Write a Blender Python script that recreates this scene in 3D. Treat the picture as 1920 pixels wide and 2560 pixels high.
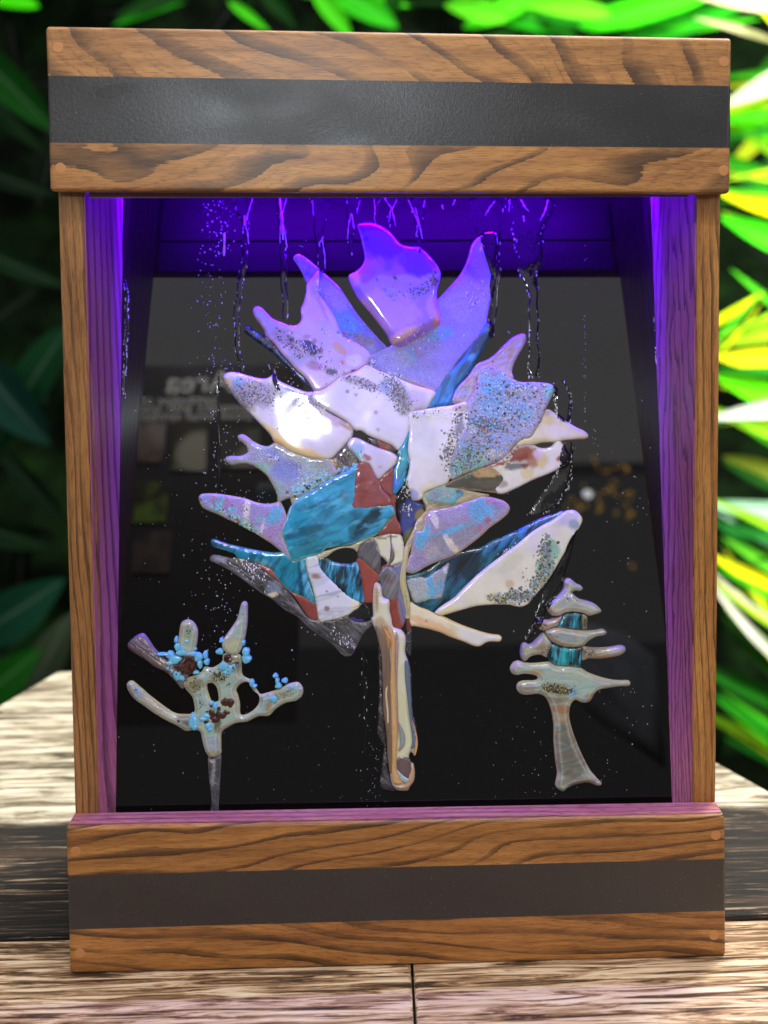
import bpy, bmesh, math, random
import numpy as np
from mathutils import Vector, Matrix, Euler
from mathutils.geometry import delaunay_2d_cdt
from mathutils.bvhtree import BVHTree
random.seed(7); rng = np.random.default_rng(7)
for o in list(bpy.data.objects): bpy.data.objects.remove(o)
S = bpy.context.scene; COL = S.collection
R_ = math.radians
# ------------------------------------------------------------------ camera
CAM = Vector((-0.0215, -0.9198, 0.6602)); ROT = (1.5097, 0.0040, -0.0365); F = 2600.0; CX = 1022.33; CY = 777.97
cd = bpy.data.cameras.new('camera'); cam = bpy.data.objects.new('camera', cd); COL.objects.link(cam)
cam.location = CAM; cam.rotation_euler = ROT
cd.sensor_fit = 'HORIZONTAL'; cd.sensor_width = 36; cd.lens = F * 36 / 1920
cd.shift_x = -(CX - 960) / 1920; cd.shift_y = (CY - 1280) / 1920
cd.clip_start = .02; cd.clip_end = 100
cd.dof.use_dof = True; cd.dof.focus_distance = 0.975; cd.dof.aperture_fstop = (cd.lens / 1000) / 0.0115
S.camera = cam
S.render.resolution_x = 768; S.render.resolution_y = 1024
# ------------------------------------------------------------------ world, lamps, exposure
W = bpy.data.worlds.new('World'); S.world = W; W.use_nodes = True
W.node_tree.nodes['Background'].inputs[0].default_value = (.93, .96, 1, 1)
W.node_tree.nodes['Background'].inputs[1].default_value = .13
S.view_settings.view_transform = 'Standard'; S.view_settings.look = 'None'; S.view_settings.exposure = 0; S.view_settings.gamma = 1
def area(name, loc, tgt, sx, sy, power, col, spread=180):
    l = bpy.data.lights.new(name, 'AREA'); l.shape = 'RECTANGLE'; l.size = sx; l.size_y = sy; l.energy = power; l.color = col
    l.spread = R_(spread)
    o = bpy.data.objects.new(name, l); COL.objects.link(o); o.location = loc
    o.rotation_euler = (Vector(tgt) - Vector(loc)).to_track_quat('-Z', 'Y').to_euler(); return o
area('ceiling_light', (0, -3.6, 2.35), (0, -3.6, 0), 6, 5.2, 64, (1, .96, .92))
area('wall_fill', (0, -6.35, 1.7), (0, 0, 1.7), 6, 1.2, 4, (1, .96, .92))  # added dim glow that softens the mirrored ceiling edge
for lx, ly in ((-.75, -1.45), (.7, -1.5), (.15, -1.75), (-.3, -1.3)): area('glint_spot', (lx, ly, 2.35), (0, 0, .45), .07, .07, 2.4, (1, .98, .95))  # small lamps added for sharp glints on the glass rims
area('window_light', (-.17, -1.05, .915), (-.06, 0, .85), .075, .022, .42, (.86, .95, 1), 70)
area('overhead_light', (.1, -1.15, 2.25), (0, -.1, .3), .5, .05, 9, (1, .98, .95))  # room light from above, narrowed to a strip for sharper glints
area('side_fill', (2.4, -1.7, 1.6), (0, 0, .4), .10, .5, 10, (1, .95, .9))  # added side fill, kept narrow so rims catch glints
area('side_fill', (-2.4, -1.5, 1.7), (0, 0, .4), .10, .5, 10, (.97, .97, 1))  # matching added fill from the left
area('garden_fill', (.4, .45, 2.7), (.2, .3, 0), 1.8, 1.8, 95, (1, .97, .9))  # added fill that brightens the table top
area('garden_fill', (2.6, 2.4, 3.6), (2.0, 4.6, .4), 1.4, 1.4, 520, (1, .98, .88))  # this and the next ones are added fills for the leaves
area('garden_fill', (3.2, 2.7, .6), (1.9, 4.6, -1.3), 1.2, 1.2, 330, (1, .98, .88))
area('garden_fill', (-3.0, 2.8, .6), (-1.9, 4.6, -1.2), 1.0, 1.0, 22, (.95, 1, .95))
area('garden_fill', (-2.6, 2.6, 3.4), (-1.8, 4.6, .2), 1.2, 1.2, 45, (.95, 1, .95))
# ------------------------------------------------------------------ geometry helpers
MC = Euler(ROT, 'XYZ').to_matrix()
def ray(u, v): return (MC @ Vector(((u - CX) / F, -(v - CY) / F, -1))).normalized()
def onplane(u, v, p0, n):
    d = ray(u, v); return CAM + d * ((Vector(p0) - CAM).dot(n) / d.dot(n))
def aty(u, v, y): return onplane(u, v, (0, y, 0), Vector((0, 1, 0)))
def atz(u, v, z): return onplane(u, v, (0, 0, z), Vector((0, 0, 1)))
DP = 0.0216                                        # thickness of header front, where the posts start
GA = (0.0321, 0.1349); GB = (0.178, 0.7057)       # glass plane: (y, z) low and high
GT = Vector((0, GB[0] - GA[0], GB[1] - GA[1])).normalized()
GN = Vector((0, -GT.z, GT.y)); G0 = Vector((0, GA[0], GA[1])); GX = Vector((1, 0, 0))
def glass(u, v): return onplane(u, v, G0, GN)
RC = np.array(MC)
def px2st(P):                                       # photo pixels -> coordinates on the glass sheet
    P = np.asarray(P, float)
    d = np.stack([(P[:, 0] - CX) / F, -(P[:, 1] - CY) / F, -np.ones(len(P))], 1) @ RC.T
    n = np.array(GN); t = (np.array(G0 - CAM) @ n) / (d @ n)
    X = np.array(CAM) + d * t[:, None] - np.array(G0)
    return np.stack([X[:, 0], X @ np.array(GT)], 1)
def lift(st, h):
    return np.array(G0) + st[:, :1] * np.array(GX) + st[:, 1:2] * np.array(GT) + np.asarray(h)[:, None] * np.array(GN)
def link(name, me, mat=None, parent=None, kind=None, label=None):
    o = bpy.data.objects.new(name, me); COL.objects.link(o)
    if mat: me.materials.append(mat)
    if parent: o.parent = parent
    if kind: o['kind'] = kind
    if label: o['label'] = label
    return o
def thing(name, label, cat, group=None, loc=(0, 0, 0)):
    o = bpy.data.objects.new(name, None); COL.objects.link(o); o.location = loc; o.empty_display_size = .05
    o['label'] = label; o['category'] = cat
    if group: o['group'] = group
    return o
def mesh(name, V, Fc, smooth=False):
    me = bpy.data.meshes.new(name); me.from_pydata([tuple(v) for v in V], [], Fc)
    if smooth: me.polygons.foreach_set('use_smooth', [True] * len(me.polygons))
    me.update(); return me
def hexa(name, front, back, mat, parent, bev=0, bevsel=None, seg=3, **k):
    """front/back: 4 points TL TR BR BL"""
    bm = bmesh.new(); v = [bm.verts.new(p) for p in list(front) + list(back)]
    fs = [(0, 3, 2, 1), (4, 5, 6, 7), (0, 1, 5, 4), (1, 2, 6, 5), (2, 3, 7, 6), (3, 0, 4, 7)]
    for f in fs: bm.faces.new([v[i] for i in f])
    bm.normal_update(); bmesh.ops.recalc_face_normals(bm, faces=bm.faces)
    if bev:
        es = [e for e in bm.edges if bevsel is None or bevsel(frozenset((v.index(e.verts[0]), v.index(e.verts[1]))))]
        bmesh.ops.bevel(bm, geom=es, offset=bev, segments=seg, profile=.5, affect='EDGES', clamp_overlap=True)
    me = bpy.data.meshes.new(name); bm.to_mesh(me); bm.free()
    me.polygons.foreach_set('use_smooth', [False] * len(me.polygons))
    return link(name, me, mat, parent, **k)
def srgb(h):
    h = h.lstrip('#'); c = [int(h[i:i + 2], 16) / 255 for i in (0, 2, 4)]
    return tuple((x / 12.92 if x <= .04045 else ((x + .055) / 1.055) ** 2.4) for x in c)
# ------------------------------------------------------------------ node helpers
class NT:
    def __init__(s, name):
        s.m = bpy.data.materials.new(name); s.m.use_nodes = True; s.t = s.m.node_tree; s.b = s.t.nodes['Principled BSDF']
        s.oc = s.t.nodes.new('ShaderNodeTexCoord').outputs['Object']
    def _in(s, sock, v):
        if isinstance(v, bpy.types.NodeSocket): s.t.links.new(v, sock)
        elif v is not None:
            if hasattr(sock.default_value, '__len__') and not hasattr(v, '__len__'): v = [v] * len(sock.default_value)
            if hasattr(sock.default_value, '__len__') and len(sock.default_value) == 4 and len(v) == 3: v = tuple(v) + (1,)
            sock.default_value = v
    def math(s, op, a, b=None, c=None, clamp=False):
        n = s.t.nodes.new('ShaderNodeMath'); n.operation = op; n.use_clamp = clamp
        for i, v in enumerate((a, b, c)): s._in(n.inputs[i], v)
        return n.outputs[0]
    def map(s, v, loc=(0, 0, 0), rot=(0, 0, 0), sc=(1, 1, 1)):
        n = s.t.nodes.new('ShaderNodeMapping'); s._in(n.inputs[0], v)
        n.inputs['Location'].default_value = loc; n.inputs['Rotation'].default_value = rot; n.inputs['Scale'].default_value = sc
        return n.outputs[0]
    def noise(s, v, scale, detail=2, rough=.5, dist=0, color=False):
        n = s.t.nodes.new('ShaderNodeTexNoise'); s._in(n.inputs['Vector'], v); n.inputs['Scale'].default_value = scale
        n.inputs['Detail'].default_value = detail; n.inputs['Roughness'].default_value = rough; n.inputs['Distortion'].default_value = dist
        return n.outputs['Color' if color else 'Fac']
    def vor(s, v, scale, feat='F1', rand=1, out='Distance'):
        n = s.t.nodes.new('ShaderNodeTexVoronoi'); n.feature = feat; s._in(n.inputs['Vector'], v); n.inputs['Scale'].default_value = scale
        n.inputs['Randomness'].default_value = rand; return n.outputs[out]
    def ramp(s, f, stops, interp='LINEAR'):
        n = s.t.nodes.new('ShaderNodeValToRGB'); s._in(n.inputs[0], f); e = n.color_ramp.elements; n.color_ramp.interpolation = interp
        while len(e) < len(stops): e.new(.5)
        for i, (p, c) in enumerate(stops):
            e[i].position = p
            if not hasattr(c, '__len__'): c = (c, c, c)
            e[i].color = tuple(c)[:3] + (1,)
        return n.outputs[0]
    def mix(s, f, a, b, mode='MIX'):
        n = s.t.nodes.new('ShaderNodeMix'); n.data_type = 'RGBA'; n.blend_type = mode
        s._in(n.inputs[0], f); s._in(n.inputs[6], a); s._in(n.inputs[7], b); return n.outputs[2]
    def sep(s, v):
        n = s.t.nodes.new('ShaderNodeSeparateXYZ'); s._in(n.inputs[0], v); return n.outputs
    def attr(s, name='Col'):
        n = s.t.nodes.new('ShaderNodeAttribute'); n.attribute_name = name; return n.outputs['Color']
    def bump(s, h, dist, st=1):
        n = s.t.nodes.new('ShaderNodeBump'); s._in(n.inputs['Height'], h); n.inputs['Distance'].default_value = dist
        n.inputs['Strength'].default_value = st; s.t.links.new(n.outputs[0], s.b.inputs['Normal']); return n.outputs[0]
    def set(s, **k):
        for a, v in k.items(): s._in(s.b.inputs[{'col': 'Base Color', 'rough': 'Roughness', 'spec': 'Specular IOR Level', 'metal': 'Metallic',
            'coat': 'Coat Weight', 'coatr': 'Coat Roughness', 'trans': 'Transmission Weight', 'ior': 'IOR', 'ecol': 'Emission Color',
            'estr': 'Emission Strength', 'alpha': 'Alpha', 'sss': 'Subsurface Weight'}[a]], v)
        return s.m
def wood(name, kx, kz, amp, nsc, light, mid, dark, width=.2, stretch=(1, 1, 3), pores='x', seed=0, gloss=.32, duty=.3):
    n = NT(name); c = n.map(n.oc, loc=(seed, seed * .7, seed * .3)); X, Y, Z = n.sep(c)
    big = n.noise(n.map(c, sc=stretch), nsc, 2.5, .5)
    f = n.math('ADD', n.math('MULTIPLY', X, kx), n.math('MULTIPLY', Z, kz))
    f = n.math('ADD', f, n.math('MULTIPLY', Y, kz))
    f = n.math('ADD', f, n.math('MULTIPLY', big, amp))
    st = (14, 60, 300) if pores == 'x' else (300, 60, 14)
    rag = n.noise(n.map(c, sc=st), 2.2, 3, .6)
    f2 = n.math('ADD', f, n.math('MULTIPLY', rag, .13))
    fr = n.math('FRACT', f2)
    wv = n.noise(n.map(c, sc=(stretch[0] * 1.7, stretch[1], stretch[2] * 1.7)), nsc * 1.5, 1)
    w = n.math('MULTIPLY', n.math('SUBTRACT', wv, .32), width * 3.2, clamp=True)
    band = n.math('LESS_THAN', fr, w)
    soft = n.math('SUBTRACT', 1, n.math('DIVIDE', fr, n.math('ADD', w, .16), clamp=True), clamp=True)
    soft = n.math('POWER', soft, .45)
    tone = n.ramp(n.noise(n.map(c, sc=(5, 20, 70) if pores == 'x' else (70, 20, 5)), 1.6, 4, .65), [(.35, 0), (.65, 1)])
    md = n.ramp(n.noise(n.map(c, sc=(4, 9, 22) if pores == 'x' else (22, 9, 4)), 1.7, 3, .6), [(.33, .25), (.55, 1)])
    base = n.mix(tone, light, mid)
    base = n.mix(n.math('MULTIPLY', n.math('GREATER_THAN', n.math('FRACT', n.math('MULTIPLY', f2, 2.37)), .9), .35), base, mid)
    col = n.mix(n.math('MULTIPLY', n.math('MULTIPLY', soft, .92), md), base, dark)
    st2 = (60, 300, 900) if pores == 'x' else (900, 300, 60)
    sk = n.math('FRACT', n.math('MULTIPLY', n.math('ADD', f2, n.math('MULTIPLY', rag, .25)), 3.3)); skm = n.ramp(wv, [(.42, .0), (.6, .6)])
    col = n.mix(n.math('MULTIPLY', n.math('SUBTRACT', 1, n.math('MULTIPLY', sk, 6), clamp=True), skm), col, dark)
    fine = n.noise(n.map(c, sc=st2), 1.3, 2, .6)
    col = n.mix(1, col, n.ramp(fine, [(.3, .55), (.48, 1.0), (.7, 1.12)]), 'MULTIPLY')
    n.bump(fine, .0003, .35)
    return n.set(col=col, rough=n.math('ADD', gloss, n.math('MULTIPLY', fine, .12)), spec=.5)
LT, MD, DK = srgb('c98f52'), srgb('a8683a'), srgb('4a3328')
m_ht = wood('bocote_wood_header_top', 17.0, 15, 6.5, 2.6, srgb('bb8650'), srgb('96673f'), srgb('46352b'), .30, (1, 1, 1.5), seed=3.1)
m_hb = wood('bocote_wood_header_bottom', -10.0, 32, 7.5, 2.9, srgb('bd8850'), srgb('9c6a40'), srgb('46362c'), .28, (1, 1, 2.4), seed=8.4)
m_pt = wood('bocote_wood_plinth_top', -11, 62, 6.5, 2.6, srgb('ba8348'), srgb('8a5a2e'), srgb('34221a'), .30, (1, 1, 3), seed=1.7)
m_pb = wood('bocote_wood_plinth_bottom', 9, 66, 6.5, 2.8, srgb('bb8146'), srgb('8d5b2e'), srgb('38231a'), .30, (1, 1, 3), seed=5.2)
m_post = wood('zebra_wood_post', 150, 4.5, 3.0, 4, srgb('c08a4d'), srgb('a06a38'), srgb('4e3523'), .22, (7, 1, 1), pores='z', seed=2.2)
m_post2 = wood('zebra_wood_post_left', 130, 6, 3.4, 4, srgb('ad7c49'), srgb('8d5f38'), srgb('4c3628'), .26, (7, 1, 1), pores='z', seed=6.9)
def lining_mat(name, ky, amp, seed):
    n = NT(name); c = n.map(n.oc, loc=(seed, seed, seed)); X, Y, Z = n.sep(c)
    big = n.noise(n.map(c, sc=(1, 5, 1)), 4.0, 2.5)
    f = n.math('ADD', n.math('MULTIPLY', Y, ky), n.math('MULTIPLY', big, amp))
    rag = n.noise(n.map(c, sc=(60, 300, 14)), 2.2, 3, .6)
    fr = n.math('FRACT', n.math('ADD', f, n.math('MULTIPLY', rag, .25)))
    soft = n.math('POWER', n.math('SUBTRACT', 1, n.math('DIVIDE', fr, .42, clamp=True), clamp=True), .6)
    col = n.mix(n.math('MULTIPLY', soft, .8), n.mix(big, srgb('b8708e'), srgb('8e4c68')), srgb('401f38'))
    fine = n.noise(n.map(c, sc=(300, 900, 50)), 1.2, 2)
    col = n.mix(1, col, n.ramp(fine, [(.3, .65), (.5, 1), (.7, 1.1)]), 'MULTIPLY')
    n.bump(fine, .0003, .3)
    return n.set(col=col, rough=.4)
m_lin = lining_mat('plum_wood_straight', 45, 1.2, 2.0); m_lin2 = lining_mat('plum_wood_cathedral', 22, 5.0, 4.4)
m_cap = wood('plum_wood_cap', 1, 150, 1.6, 3, srgb('c07f86'), srgb('a3606a'), srgb('6b3040'), .26, (1, 1, 3), seed=4)
def band_mat(name, bump, seed):
    n = NT(name); c = n.map(n.oc, loc=(seed, 0, 0))
    peb = n.noise(c, 800, 3, .6); mask = n.noise(n.map(c, sc=(1, 1, 2)), 7, 2)
    lumps = n.noise(c, 300, 2)
    h = n.math('MULTIPLY', n.math('ADD', peb, n.math('MULTIPLY', lumps, .7)), n.ramp(mask, [(.35, .25), (.65, 1)]))
    n.bump(h, .0007, bump)
    sp = n.math('GREATER_THAN', n.noise(c, 900, 0), .80)
    col = n.mix(n.math('MULTIPLY', sp, .5), n.mix(n.noise(c, 5, 3), srgb('2a292a'), srgb('343235')), srgb('aaa6a8'))
    return n.set(col=col, rough=n.ramp(mask, [(.3, .25), (.7, .36)]), spec=.62)
m_bandh = band_mat('black_band_pebbled', .55, 0); m_bandp = band_mat('black_band_smooth', .12, 3)
n = NT('dowel_wood'); m_dowel = n.set(col=n.mix(n.noise(n.map(n.oc, sc=(1, 1, 4)), 90, 3), srgb('c98f5c'), srgb('b87a48')), rough=.4)
n = NT('black_glass'); n.bump(n.noise(n.oc, 18, 1), .0004, .15); m_panel = n.set(col=(.0035, .003, .003), rough=.012, spec=.62)
n = NT('dark_wood_inside'); m_in = n.set(col=n.mix(n.noise(n.map(n.oc, sc=(1, 1, 9)), 9, 4), srgb('8a6a80'), srgb('6a4a60')), rough=.6)
n = NT('black_paint'); m_black = n.set(col=(.012, .011, .011), rough=.5)
# ------------------------------------------------------------------ the frame
art = thing('glass_art_fountain', 'tall wood framed fountain with fused glass trees on a black glass sheet', 'wall fountain')
def quad(px, y): return [aty(u, v, y) for u, v in px]
def back(q, dy): return [p + Vector((0, dy, 0)) for p in q]
H0 = [(113, 65), (1830, 95)]; H1 = [(117, 189), (1828, 215)]; H2 = [(121, 357), (1827, 370)]; H3 = [(124, 478), (1825, 484)]
Q0 = [(164, 2069), (1813, 2038)]; Q1 = [(167, 2189), (1814, 2147)]; Q2 = [(171, 2324), (1814.5, 2277)]; Q3 = [(174, 2436), (1815, 2393)]
def board(name, a, b, mat, parent, outer, **k):
    q = quad([a[0], a[1], b[1], b[0]], 0)
    # outer: which edges are rounded
    sets = {'top': [frozenset((0, 1)), frozenset((0, 4)), frozenset((1, 5)), frozenset((0, 3)), frozenset((1, 2)), frozenset((4, 5))],
            'bottom': [frozenset((2, 3)), frozenset((2, 6)), frozenset((3, 7)), frozenset((0, 3)), frozenset((1, 2))],
            'mid': [frozenset((0, 3)), frozenset((1, 2))]}[outer]
    return hexa(name, q, back(q, DP), mat, parent, bev=.0035 if outer != 'mid' else .003, bevsel=lambda s: s in sets, seg=4, **k)
header = board('header', H1, H2, m_bandh, art, 'mid', label='wide header with a pebbled black band between two boards')
board('wood_board', H0, H1, m_ht, header, 'top', label='upper header board with bold slanting dark figure')
board('wood_board', H2, H3, m_hb, header, 'bottom', label='lower header board with swooping dark figure')
plinth = board('plinth', Q1, Q2, m_bandp, art, 'mid', label='wide plinth with a smooth black band between two boards')
board('wood_board', Q0, Q1, m_pt, plinth, 'top', label='upper plinth board with fine rising dark lines')
board('wood_board', Q2, Q3, m_pb, plinth, 'bottom', label='lower plinth board with fine dark lines')
def disc(name, p, r, h, mat, parent):
    bm = bmesh.new(); N = 28
    rings = []
    for rr, hh in ((r, .0), (r * .97, h * .8), (r * .9, h), ):
        rings.append([bm.verts.new(p + Vector((rr * math.cos(2 * math.pi * i / N), -hh, rr * math.sin(2 * math.pi * i / N)))) for i in range(N)])
    for a, b in zip(rings, rings[1:]):
        for i in range(N): bm.faces.new((a[i], a[(i + 1) % N], b[(i + 1) % N], b[i]))
    bm.faces.new(rings[-1]); bmesh.ops.recalc_face_normals(bm, faces=bm.faces)
    me = bpy.data.meshes.new(name); bm.to_mesh(me); bm.free(); return link(name, me, mat, parent)
for u, v, par in ((144.5, 119, header), (151, 420, header), (1810, 154, header), (1809, 427, header),
                  (189, 2129, plinth), (199.5, 2383, plinth), (1789.5, 2088, plinth), (1785, 2338, plinth)):
    disc('dowel_plug', aty(u, v, 0) + Vector((0, .0002, 0)), .0046, .0005, m_dowel, par)
# header and plinth bodies behind the front boards
HW = .30; ztop = aty(960, 85, 0).z; zhb = .7045; zpt = aty(980, 2055, 0).z
def box(name, x0, x1, y0, y1, z0, z1, mat, parent, **k):
    f = [Vector((x0, y0, z1)), Vector((x1, y0, z1)), Vector((x1, y0, z0)), Vector((x0, y0, z0))]
    return hexa(name, f, [p + Vector((0, y1 - y0, 0)) for p in f], mat, parent, **k)
YB = .228
tl, tr = aty(116, 70, 0), aty(1827, 98, 0)
hexa('top_panel', [Vector((tl.x, DP + .0005, tl.z - .004)), Vector((tr.x, DP + .0005, tr.z - .004)), Vector((tr.x, DP + .0005, tr.z - .016)), Vector((tl.x, DP + .0005, tl.z - .016))],
     [Vector((tl.x, YB, tl.z - .004)), Vector((tr.x, YB, tr.z - .004)), Vector((tr.x, YB, tr.z - .016)), Vector((tl.x, YB, tl.z - .016))], m_ht, art)
box('back_panel', -.272, .268, .212, YB - .003, .02, tl.z - .02, m_black, art)
# inner face of the header (what the sheet mirrors): a backing board with two laths
def ifc(u, v, y): p = aty(u, v, 0); return Vector((p.x, y, p.z))
bk = box('backing_board', -.272, .268, DP + .0004, DP + .006, .7055, .826, m_in, header)
box('lath', -.272, .268, DP + .0064, DP + .0095, .745, .785, m_in, bk)
# plinth top veneer
c0, c1 = aty(168, 2068, 0), aty(1809, 2038, 0)
capt = [c0 + Vector((.0006, .0035, .0012)), c1 + Vector((-.0006, .0035, .0012))]
hexa('cap_veneer', [capt[0], capt[1], capt[1] - Vector((0, 0, .003)), capt[0] - Vector((0, 0, .003))],
     back([capt[0], capt[1], capt[1] - Vector((0, 0, .003)), capt[0] - Vector((0, 0, .003))], DP - .0035), m_cap, plinth, bev=.0008, seg=2)
def ext(a, b, z):                                   # point on line a-b at height z
    t = (z - a.z) / (b.z - a.z); return a + (b - a) * t
zt2 = ztop - .03
for side, mat, lin in (('l', m_post2, m_lin), ('r', m_post, m_lin2)):
    if side == 'l': o1, o2, i1, i2, g1, g2 = (146, 500), (188, 2043), (207.6, 498), (245, 2040), (305, 498), (286.5, 2040)
    else: o1, o2, i1, i2, g1, g2 = (1801, 503), (1788.7, 2006), (1742.6, 503), (1732.6, 2006), (1630, 503), (1683, 2009)
    y0 = DP + .0008
    O1, O2, I1, I2 = [aty(*p, y0) for p in (o1, o2, i1, i2)]; K1, K2 = glass(*g1), glass(*g2)
    zb2 = zpt - .02
    Ot, Ob, It, Ib, Kt, Kb = ext(O1, O2, zt2), ext(O1, O2, zb2), ext(I1, I2, zt2), ext(I1, I2, zb2), ext(K1, K2, zt2), ext(K1, K2, zb2)
    s = 1 if side == 'l' else -1
    fr = [Ot, It, Ib, Ob] if side == 'l' else [It, Ot, Ob, Ib]
    bkp = [Vector((p.x, YB, p.z)) for p in fr]
    # post body keeps clear of the lining
    off = Vector((-s * .009, 0, 0))
    if side == 'l': fr2 = [fr[0], fr[1], fr[2], fr[3]]
    else: fr2 = fr
    bkp = [Vector((p.x, .19, p.z)) for p in fr]
    for i, p in enumerate(fr):
        if abs(p.x) < .285: bkp[i] = p + (Kt - It if i < 2 else Kb - Ib) + Vector((0, .012, 0)) + off
        else: bkp[i].y = YB - .002
    post = hexa('post', fr2, bkp, mat, art, bev=.0012, seg=2, bevsel=lambda st: st in (frozenset((0, 3)), frozenset((1, 2))))
    if side == 'r':
        n = NT('plum_wood_cathedral_grain'); X, Y, Z = n.sep(n.oc)
        q = lambda p: p.y - p.x
        z1, z2 = It.z, Ib.z; qm1, qm2 = (q(It) + q(Kt)) / 2, (q(Ib) + q(Kb)) / 2; w1, w2 = q(Kt) - q(It), q(Kb) - q(Ib)
        lin1 = lambda a, b: n.math('ADD', n.math('MULTIPLY', n.math('SUBTRACT', Z, z2), (a - b) / (z1 - z2)), b)
        t_ = n.math('DIVIDE', n.math('SUBTRACT', n.math('SUBTRACT', Y, X), lin1(qm1, qm2)), lin1(w1, w2))
        wb_ = n.noise(n.map(n.oc, sc=(8, 8, 2)), 3, 3, .6); rg_ = n.noise(n.map(n.oc, sc=(200, 200, 20)), 2, 3, .6)
        t_ = n.math('ADD', t_, n.math('MULTIPLY', n.math('SUBTRACT', wb_, .5), .5))
        f_ = n.math('ADD', n.math('MULTIPLY', Z, 9.5), n.math('MULTIPLY', n.math('POWER', n.math('ABSOLUTE', t_), .85), 6.5))
        f_ = n.math('ADD', f_, n.math('MULTIPLY', rg_, .28)); fr_c = n.math('FRACT', f_)
        sf = n.math('POWER', n.math('SUBTRACT', 1, n.math('DIVIDE', fr_c, .36, clamp=True), clamp=True), .7)
        col = n.mix(n.math('MULTIPLY', sf, .85), n.mix(wb_, srgb('c07a9c'), srgb('965070')), srgb('41203a'))
        fn = n.noise(n.map(n.oc, sc=(500, 500, 40)), 1.2, 2); col = n.mix(1, col, n.ramp(fn, [(.3, .65), (.5, 1), (.7, 1.1)]), 'MULTIPLY')
        n.bump(fn, .0003, .3); lin = n.set(col=col, rough=.4)
    # lining plate
    e = Vector((s * .0012, 0, 0)); f0 = Vector((0, .0016, 0))
    A = [It + f0, Kt + Vector((0, .0, 0)), Kb, Ib + f0]
    A = [p - Vector((0, .0005, 0)) if i in (1, 2) else p for i, p in enumerate(A)]
    NU, NV = 6, 30; V = []; Fc = []
    for sgn in (1, -.5):
        for b in range(NV + 1):
            for a in range(NU + 1):
                u, v = a / NU, b / NV; V.append((A[0] * (1 - u) + A[1] * u) * (1 - v) + (A[3] * (1 - u) + A[2] * u) * v + e * sgn)
    nn = (NU + 1) * (NV + 1)
    for b in range(NV):
        for a in range(NU):
            k = b * (NU + 1) + a; q = [k, k + 1, k + NU + 2, k + NU + 1]; Fc += [q, [x + nn for x in q][::-1]]
    rim = list(range(NU + 1)) + [(b + 1) * (NU + 1) - 1 for b in range(1, NV + 1)] + list(range(nn - 2, nn - NU - 2, -1)) + [b * (NU + 1) for b in range(NV - 1, 0, -1)]
    for a, b in zip(rim, rim[1:] + rim[:1]): Fc.append([a, a + nn, b + nn, b])
    me = mesh('inner_lining', V, Fc); bm = bmesh.new(); bm.from_mesh(me); bmesh.ops.recalc_face_normals(bm, faces=bm.faces); bm.to_mesh(me); bm.free()
    link('inner_lining', me, lin, post, label='inner face of plum wood lit violet at the top')
# black sheet
st = px2st([(305, 498), (1630, 503), (1683, 2009), (286.5, 2040)])
def gl(s_, t_, h): return G0 + GX * s_ + GT * t_ + GN * h
tt = .165 / 1; tb = -.03
Lx = lambda t: np.interp(t, [st[3][1], st[0][1]], [st[3][0], st[0][0]]) + (t - st[0][1] if t > st[0][1] else 0) * 0 + .0008
Rx = lambda t: np.interp(t, [st[2][1], st[1][1]], [st[2][0], st[1][0]]) - .0008
tT = st[0][1] + .105; tB = st[3][1] - .045
fr = [gl(Lx(tT) - .001, tT, 0), gl(Rx(tT) + .001, tT, 0), gl(Rx(tB), tB, 0), gl(Lx(tB), tB, 0)]
sheet = hexa('glass_sheet', fr, [p - GN * .006 for p in fr], m_panel, art, label='tilted black glass sheet wet with running water')
# violet light inside the header
n = NT('led_strip_case'); m_led = n.set(col=(.4, .4, .45), rough=.4)
box('led_strip', -.25, .25, .085, .097, .8175, .822, m_led, header)
box('led_strip', -.266, .262, .160, .176, .8055, .809, m_led, header)
led = area('violet_led', (0, .168, .800), (0, .268, .768), .53, .010, 38, (.09, .0, 1))
led_fill = area('violet_led', (0, .120, .780), (0, .0, .765), .46, .012, 3.4, (.11, .0, 1), 100)  # second emitter added to light the inner face of the header
# ------------------------------------------------------------------ fused glass pieces
VIEW = {'A': (500, 540, 4.1475), 'B': (860, 540, 4.1475), 'C': (1100, 800, 4.1475), 'D': (480, 900, 4.1475), 'E': (800, 900, 4.1475),
        'F': (480, 1250, 4.1475), 'G': (800, 1250, 4.1475), 'H': (1050, 1200, 3.95), 'I': (300, 1480, 3.456), 'J': (800, 1580, 4.1475),
        'K': (1240, 1420, 4.608), 'L': (1240, 1660, 4.608), 'S': (0, 0, 1)}
def P(*a):                                          # P('A', x,y, x,y, ..., 'B', x,y ...) -> photo pixels
    out = []; i = 0; v = None
    while i < len(a):
        if isinstance(a[i], str): v = VIEW[a[i]]; i += 1; continue
        out.append((v[0] + a[i] / v[2], v[1] + a[i + 1] / v[2])); i += 2
    return np.array(out)
def smooth_loop(p, step=3.5):
    n = len(p); out = []
    for i in range(n):
        p0, p1, p2, p3 = p[i - 1], p[i], p[(i + 1) % n], p[(i + 2) % n]
        L = np.hypot(*(p2 - p1)); k = max(1, int(L / step))
        # keep sharp corners sharp
        for j in range(k):
            t = j / k; a = .5 * ((2 * p1) + (-p0 + p2) * t + (2 * p0 - 5 * p1 + 4 * p2 - p3) * t * t + (-p0 + 3 * p1 - 3 * p2 + p3) * t ** 3)
            out.append(a)
    return np.array(out)
def inside(pt, poly):
    x, y = pt[:, 0], pt[:, 1]; c = np.zeros(len(pt), bool); q = np.roll(poly, 1, axis=0)
    for (x1, y1), (x2, y2) in zip(poly, q):
        if y1 == y2: continue
        m = ((y1 > y) != (y2 > y)); c ^= m & (x < (x2 - x1) * (y - y1) / (y2 - y1) + x1)
    return c
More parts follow.
